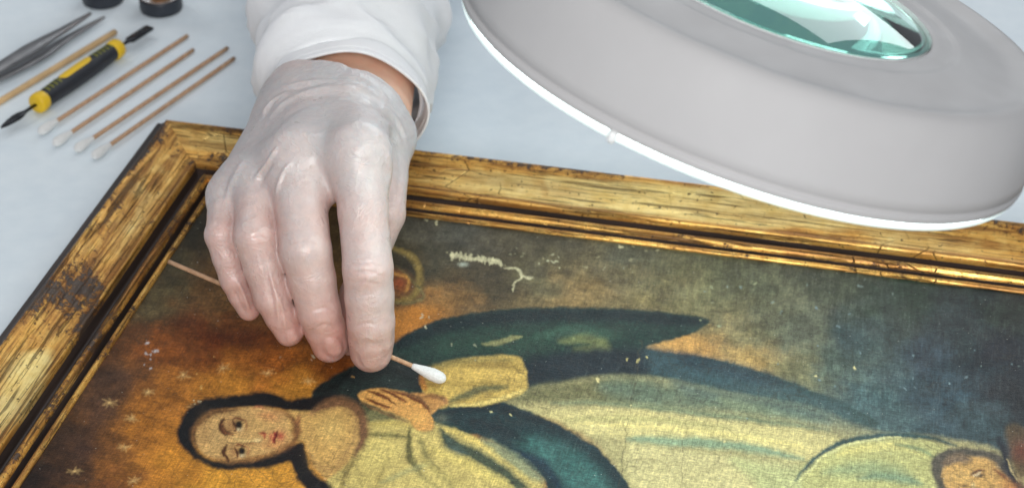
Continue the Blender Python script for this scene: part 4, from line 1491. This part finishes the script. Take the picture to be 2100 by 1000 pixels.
em.b.inputs["Emission Color"].default_value = (0.86, 1.0, 0.985, 1)
em.b.inputs["Emission Strength"].default_value = 5.2
V, Fc = lathe([(0.0715, 0.0040), (0.0715, 0.0018), (0.0730, 0.0010), (0.1215, 0.0008)], LC, LN, 160)
meshobj("diffuser_ring", V, Fc, em.mat, lamp)
er = NT("diffuser_edge")
er.color((0.85, 0.95, 0.94)).rough(0.35)
er.b.inputs["Emission Color"].default_value = (0.80, 1.0, 0.97, 1)
er.b.inputs["Emission Strength"].default_value = 0.62
V, Fc = lathe([(0.1214, 0.0008), (0.1224, 0.0010), (0.1234, 0.0018), (0.1241, 0.0030), (0.1242, 0.0044)], LC, LN, 160)
meshobj("diffuser_rim", V, Fc, er.mat, lamp)["label"] = "glowing white edge of the diffuser round the lower rim"
# little latch on the rim
dd_, aa_, bb_ = basis(LN)
best_ = None
for an in np.linspace(0, 2 * math.pi, 720):
    v_ = math.cos(an) * aa_ + math.sin(an) * bb_
    q_ = LC + v_ * 0.1252 + LN * 0.003 - CAM
    e_ = math.hypot(1050 + FPX * (q_ @ CR) / (q_ @ CF) - 1246, 500 + FPX * (q_ @ CD) / (q_ @ CF) - 300)
    if best_ is None or e_ < best_[0]:
        best_ = (e_, v_)
tgt = best_[1]
pc = LC + tgt * 0.1252 + LN * 0.003
V, Fc = tube([pc - LN * 0.0022, pc - LN * 0.0012, pc + LN * 0.0020, pc + LN * 0.0026], [0.0012, 0.0018, 0.0018, 0.0010], 14)
meshobj("latch", V, Fc, M["lampinner"], lamp)
# clip tab on the rim
# lens
lg = NT("green_tinted_glass")
lg.color((0.72, 0.97, 0.90)).rough(0.0)
lg.set(Transmission_Weight=1.0, IOR=1.52)
va = lg.new("ShaderNodeVolumeAbsorption")
va.inputs["Color"].default_value = (0.30, 0.90, 0.82, 1)
va.inputs["Density"].default_value = 6.5
lg.link(va.outputs[0], lg.t.nodes["Material Output"].inputs["Volume"])
pr = []
RL = 0.0672
for k in range(0, 15):
    r_ = RL * k / 14
    pr.append((max(r_, 0.00001), 0.0445 + 0.0105 * (1 - (r_ / RL) ** 2) + 0.0010))
for k in range(14, -1, -1):
    r_ = RL * k / 14
    pr.append((max(r_, 0.00001), 0.0400 - 0.0105 * (1 - (r_ / RL) ** 2)))
V, Fc = lathe(pr, LC, LN, 96)
meshobj("lens", V, Fc, lg.mat, lamp)["label"] = "thick green tinted magnifying lens"
V, Fc = lathe([(0.0678, 0.0470), (0.0676, 0.0200), (0.0716, 0.0055)], LC, LN, 96)
meshobj("inner_sleeve", V, Fc, M["lampinner"], lamp)
V, Fc = lathe([(0.0664, 0.0060), (0.0664, 0.0120), (0.0672, 0.0126), (0.0680, 0.0120), (0.0690, 0.0060)], LC, LN, 96)
meshobj("led_ring", V, Fc, em.mat, lamp)
# bracket and arm behind the head, leaving the picture at the upper right
d_, a_, b_ = basis(LN)
back = np.array([0.12, 1.0, 0.0])
back = back - LN * (back @ LN)
back /= np.linalg.norm(back)
p0 = LC + back * 0.118 + LN * 0.034
V, Fc = tube([p0, p0 + back * 0.03, p0 + back * 0.055 + LN * 0.004], [0.011, 0.011, 0.009], 20)
meshobj("arm_bracket", V, Fc, M["black"], lamp)
p1_ = p0 + back * 0.05
V, Fc = tube([p1_ - LN * 0.01, p1_ + LN * 0.05 + back * 0.02, p1_ + back * 0.25 + np.array([0, 0, 0.25]), p1_ + back * 0.5 + np.array([0, 0, 0.2])], [0.008] * 4, 16)
meshobj("lamp_arm", V, Fc, M["lampgrey"], lamp)
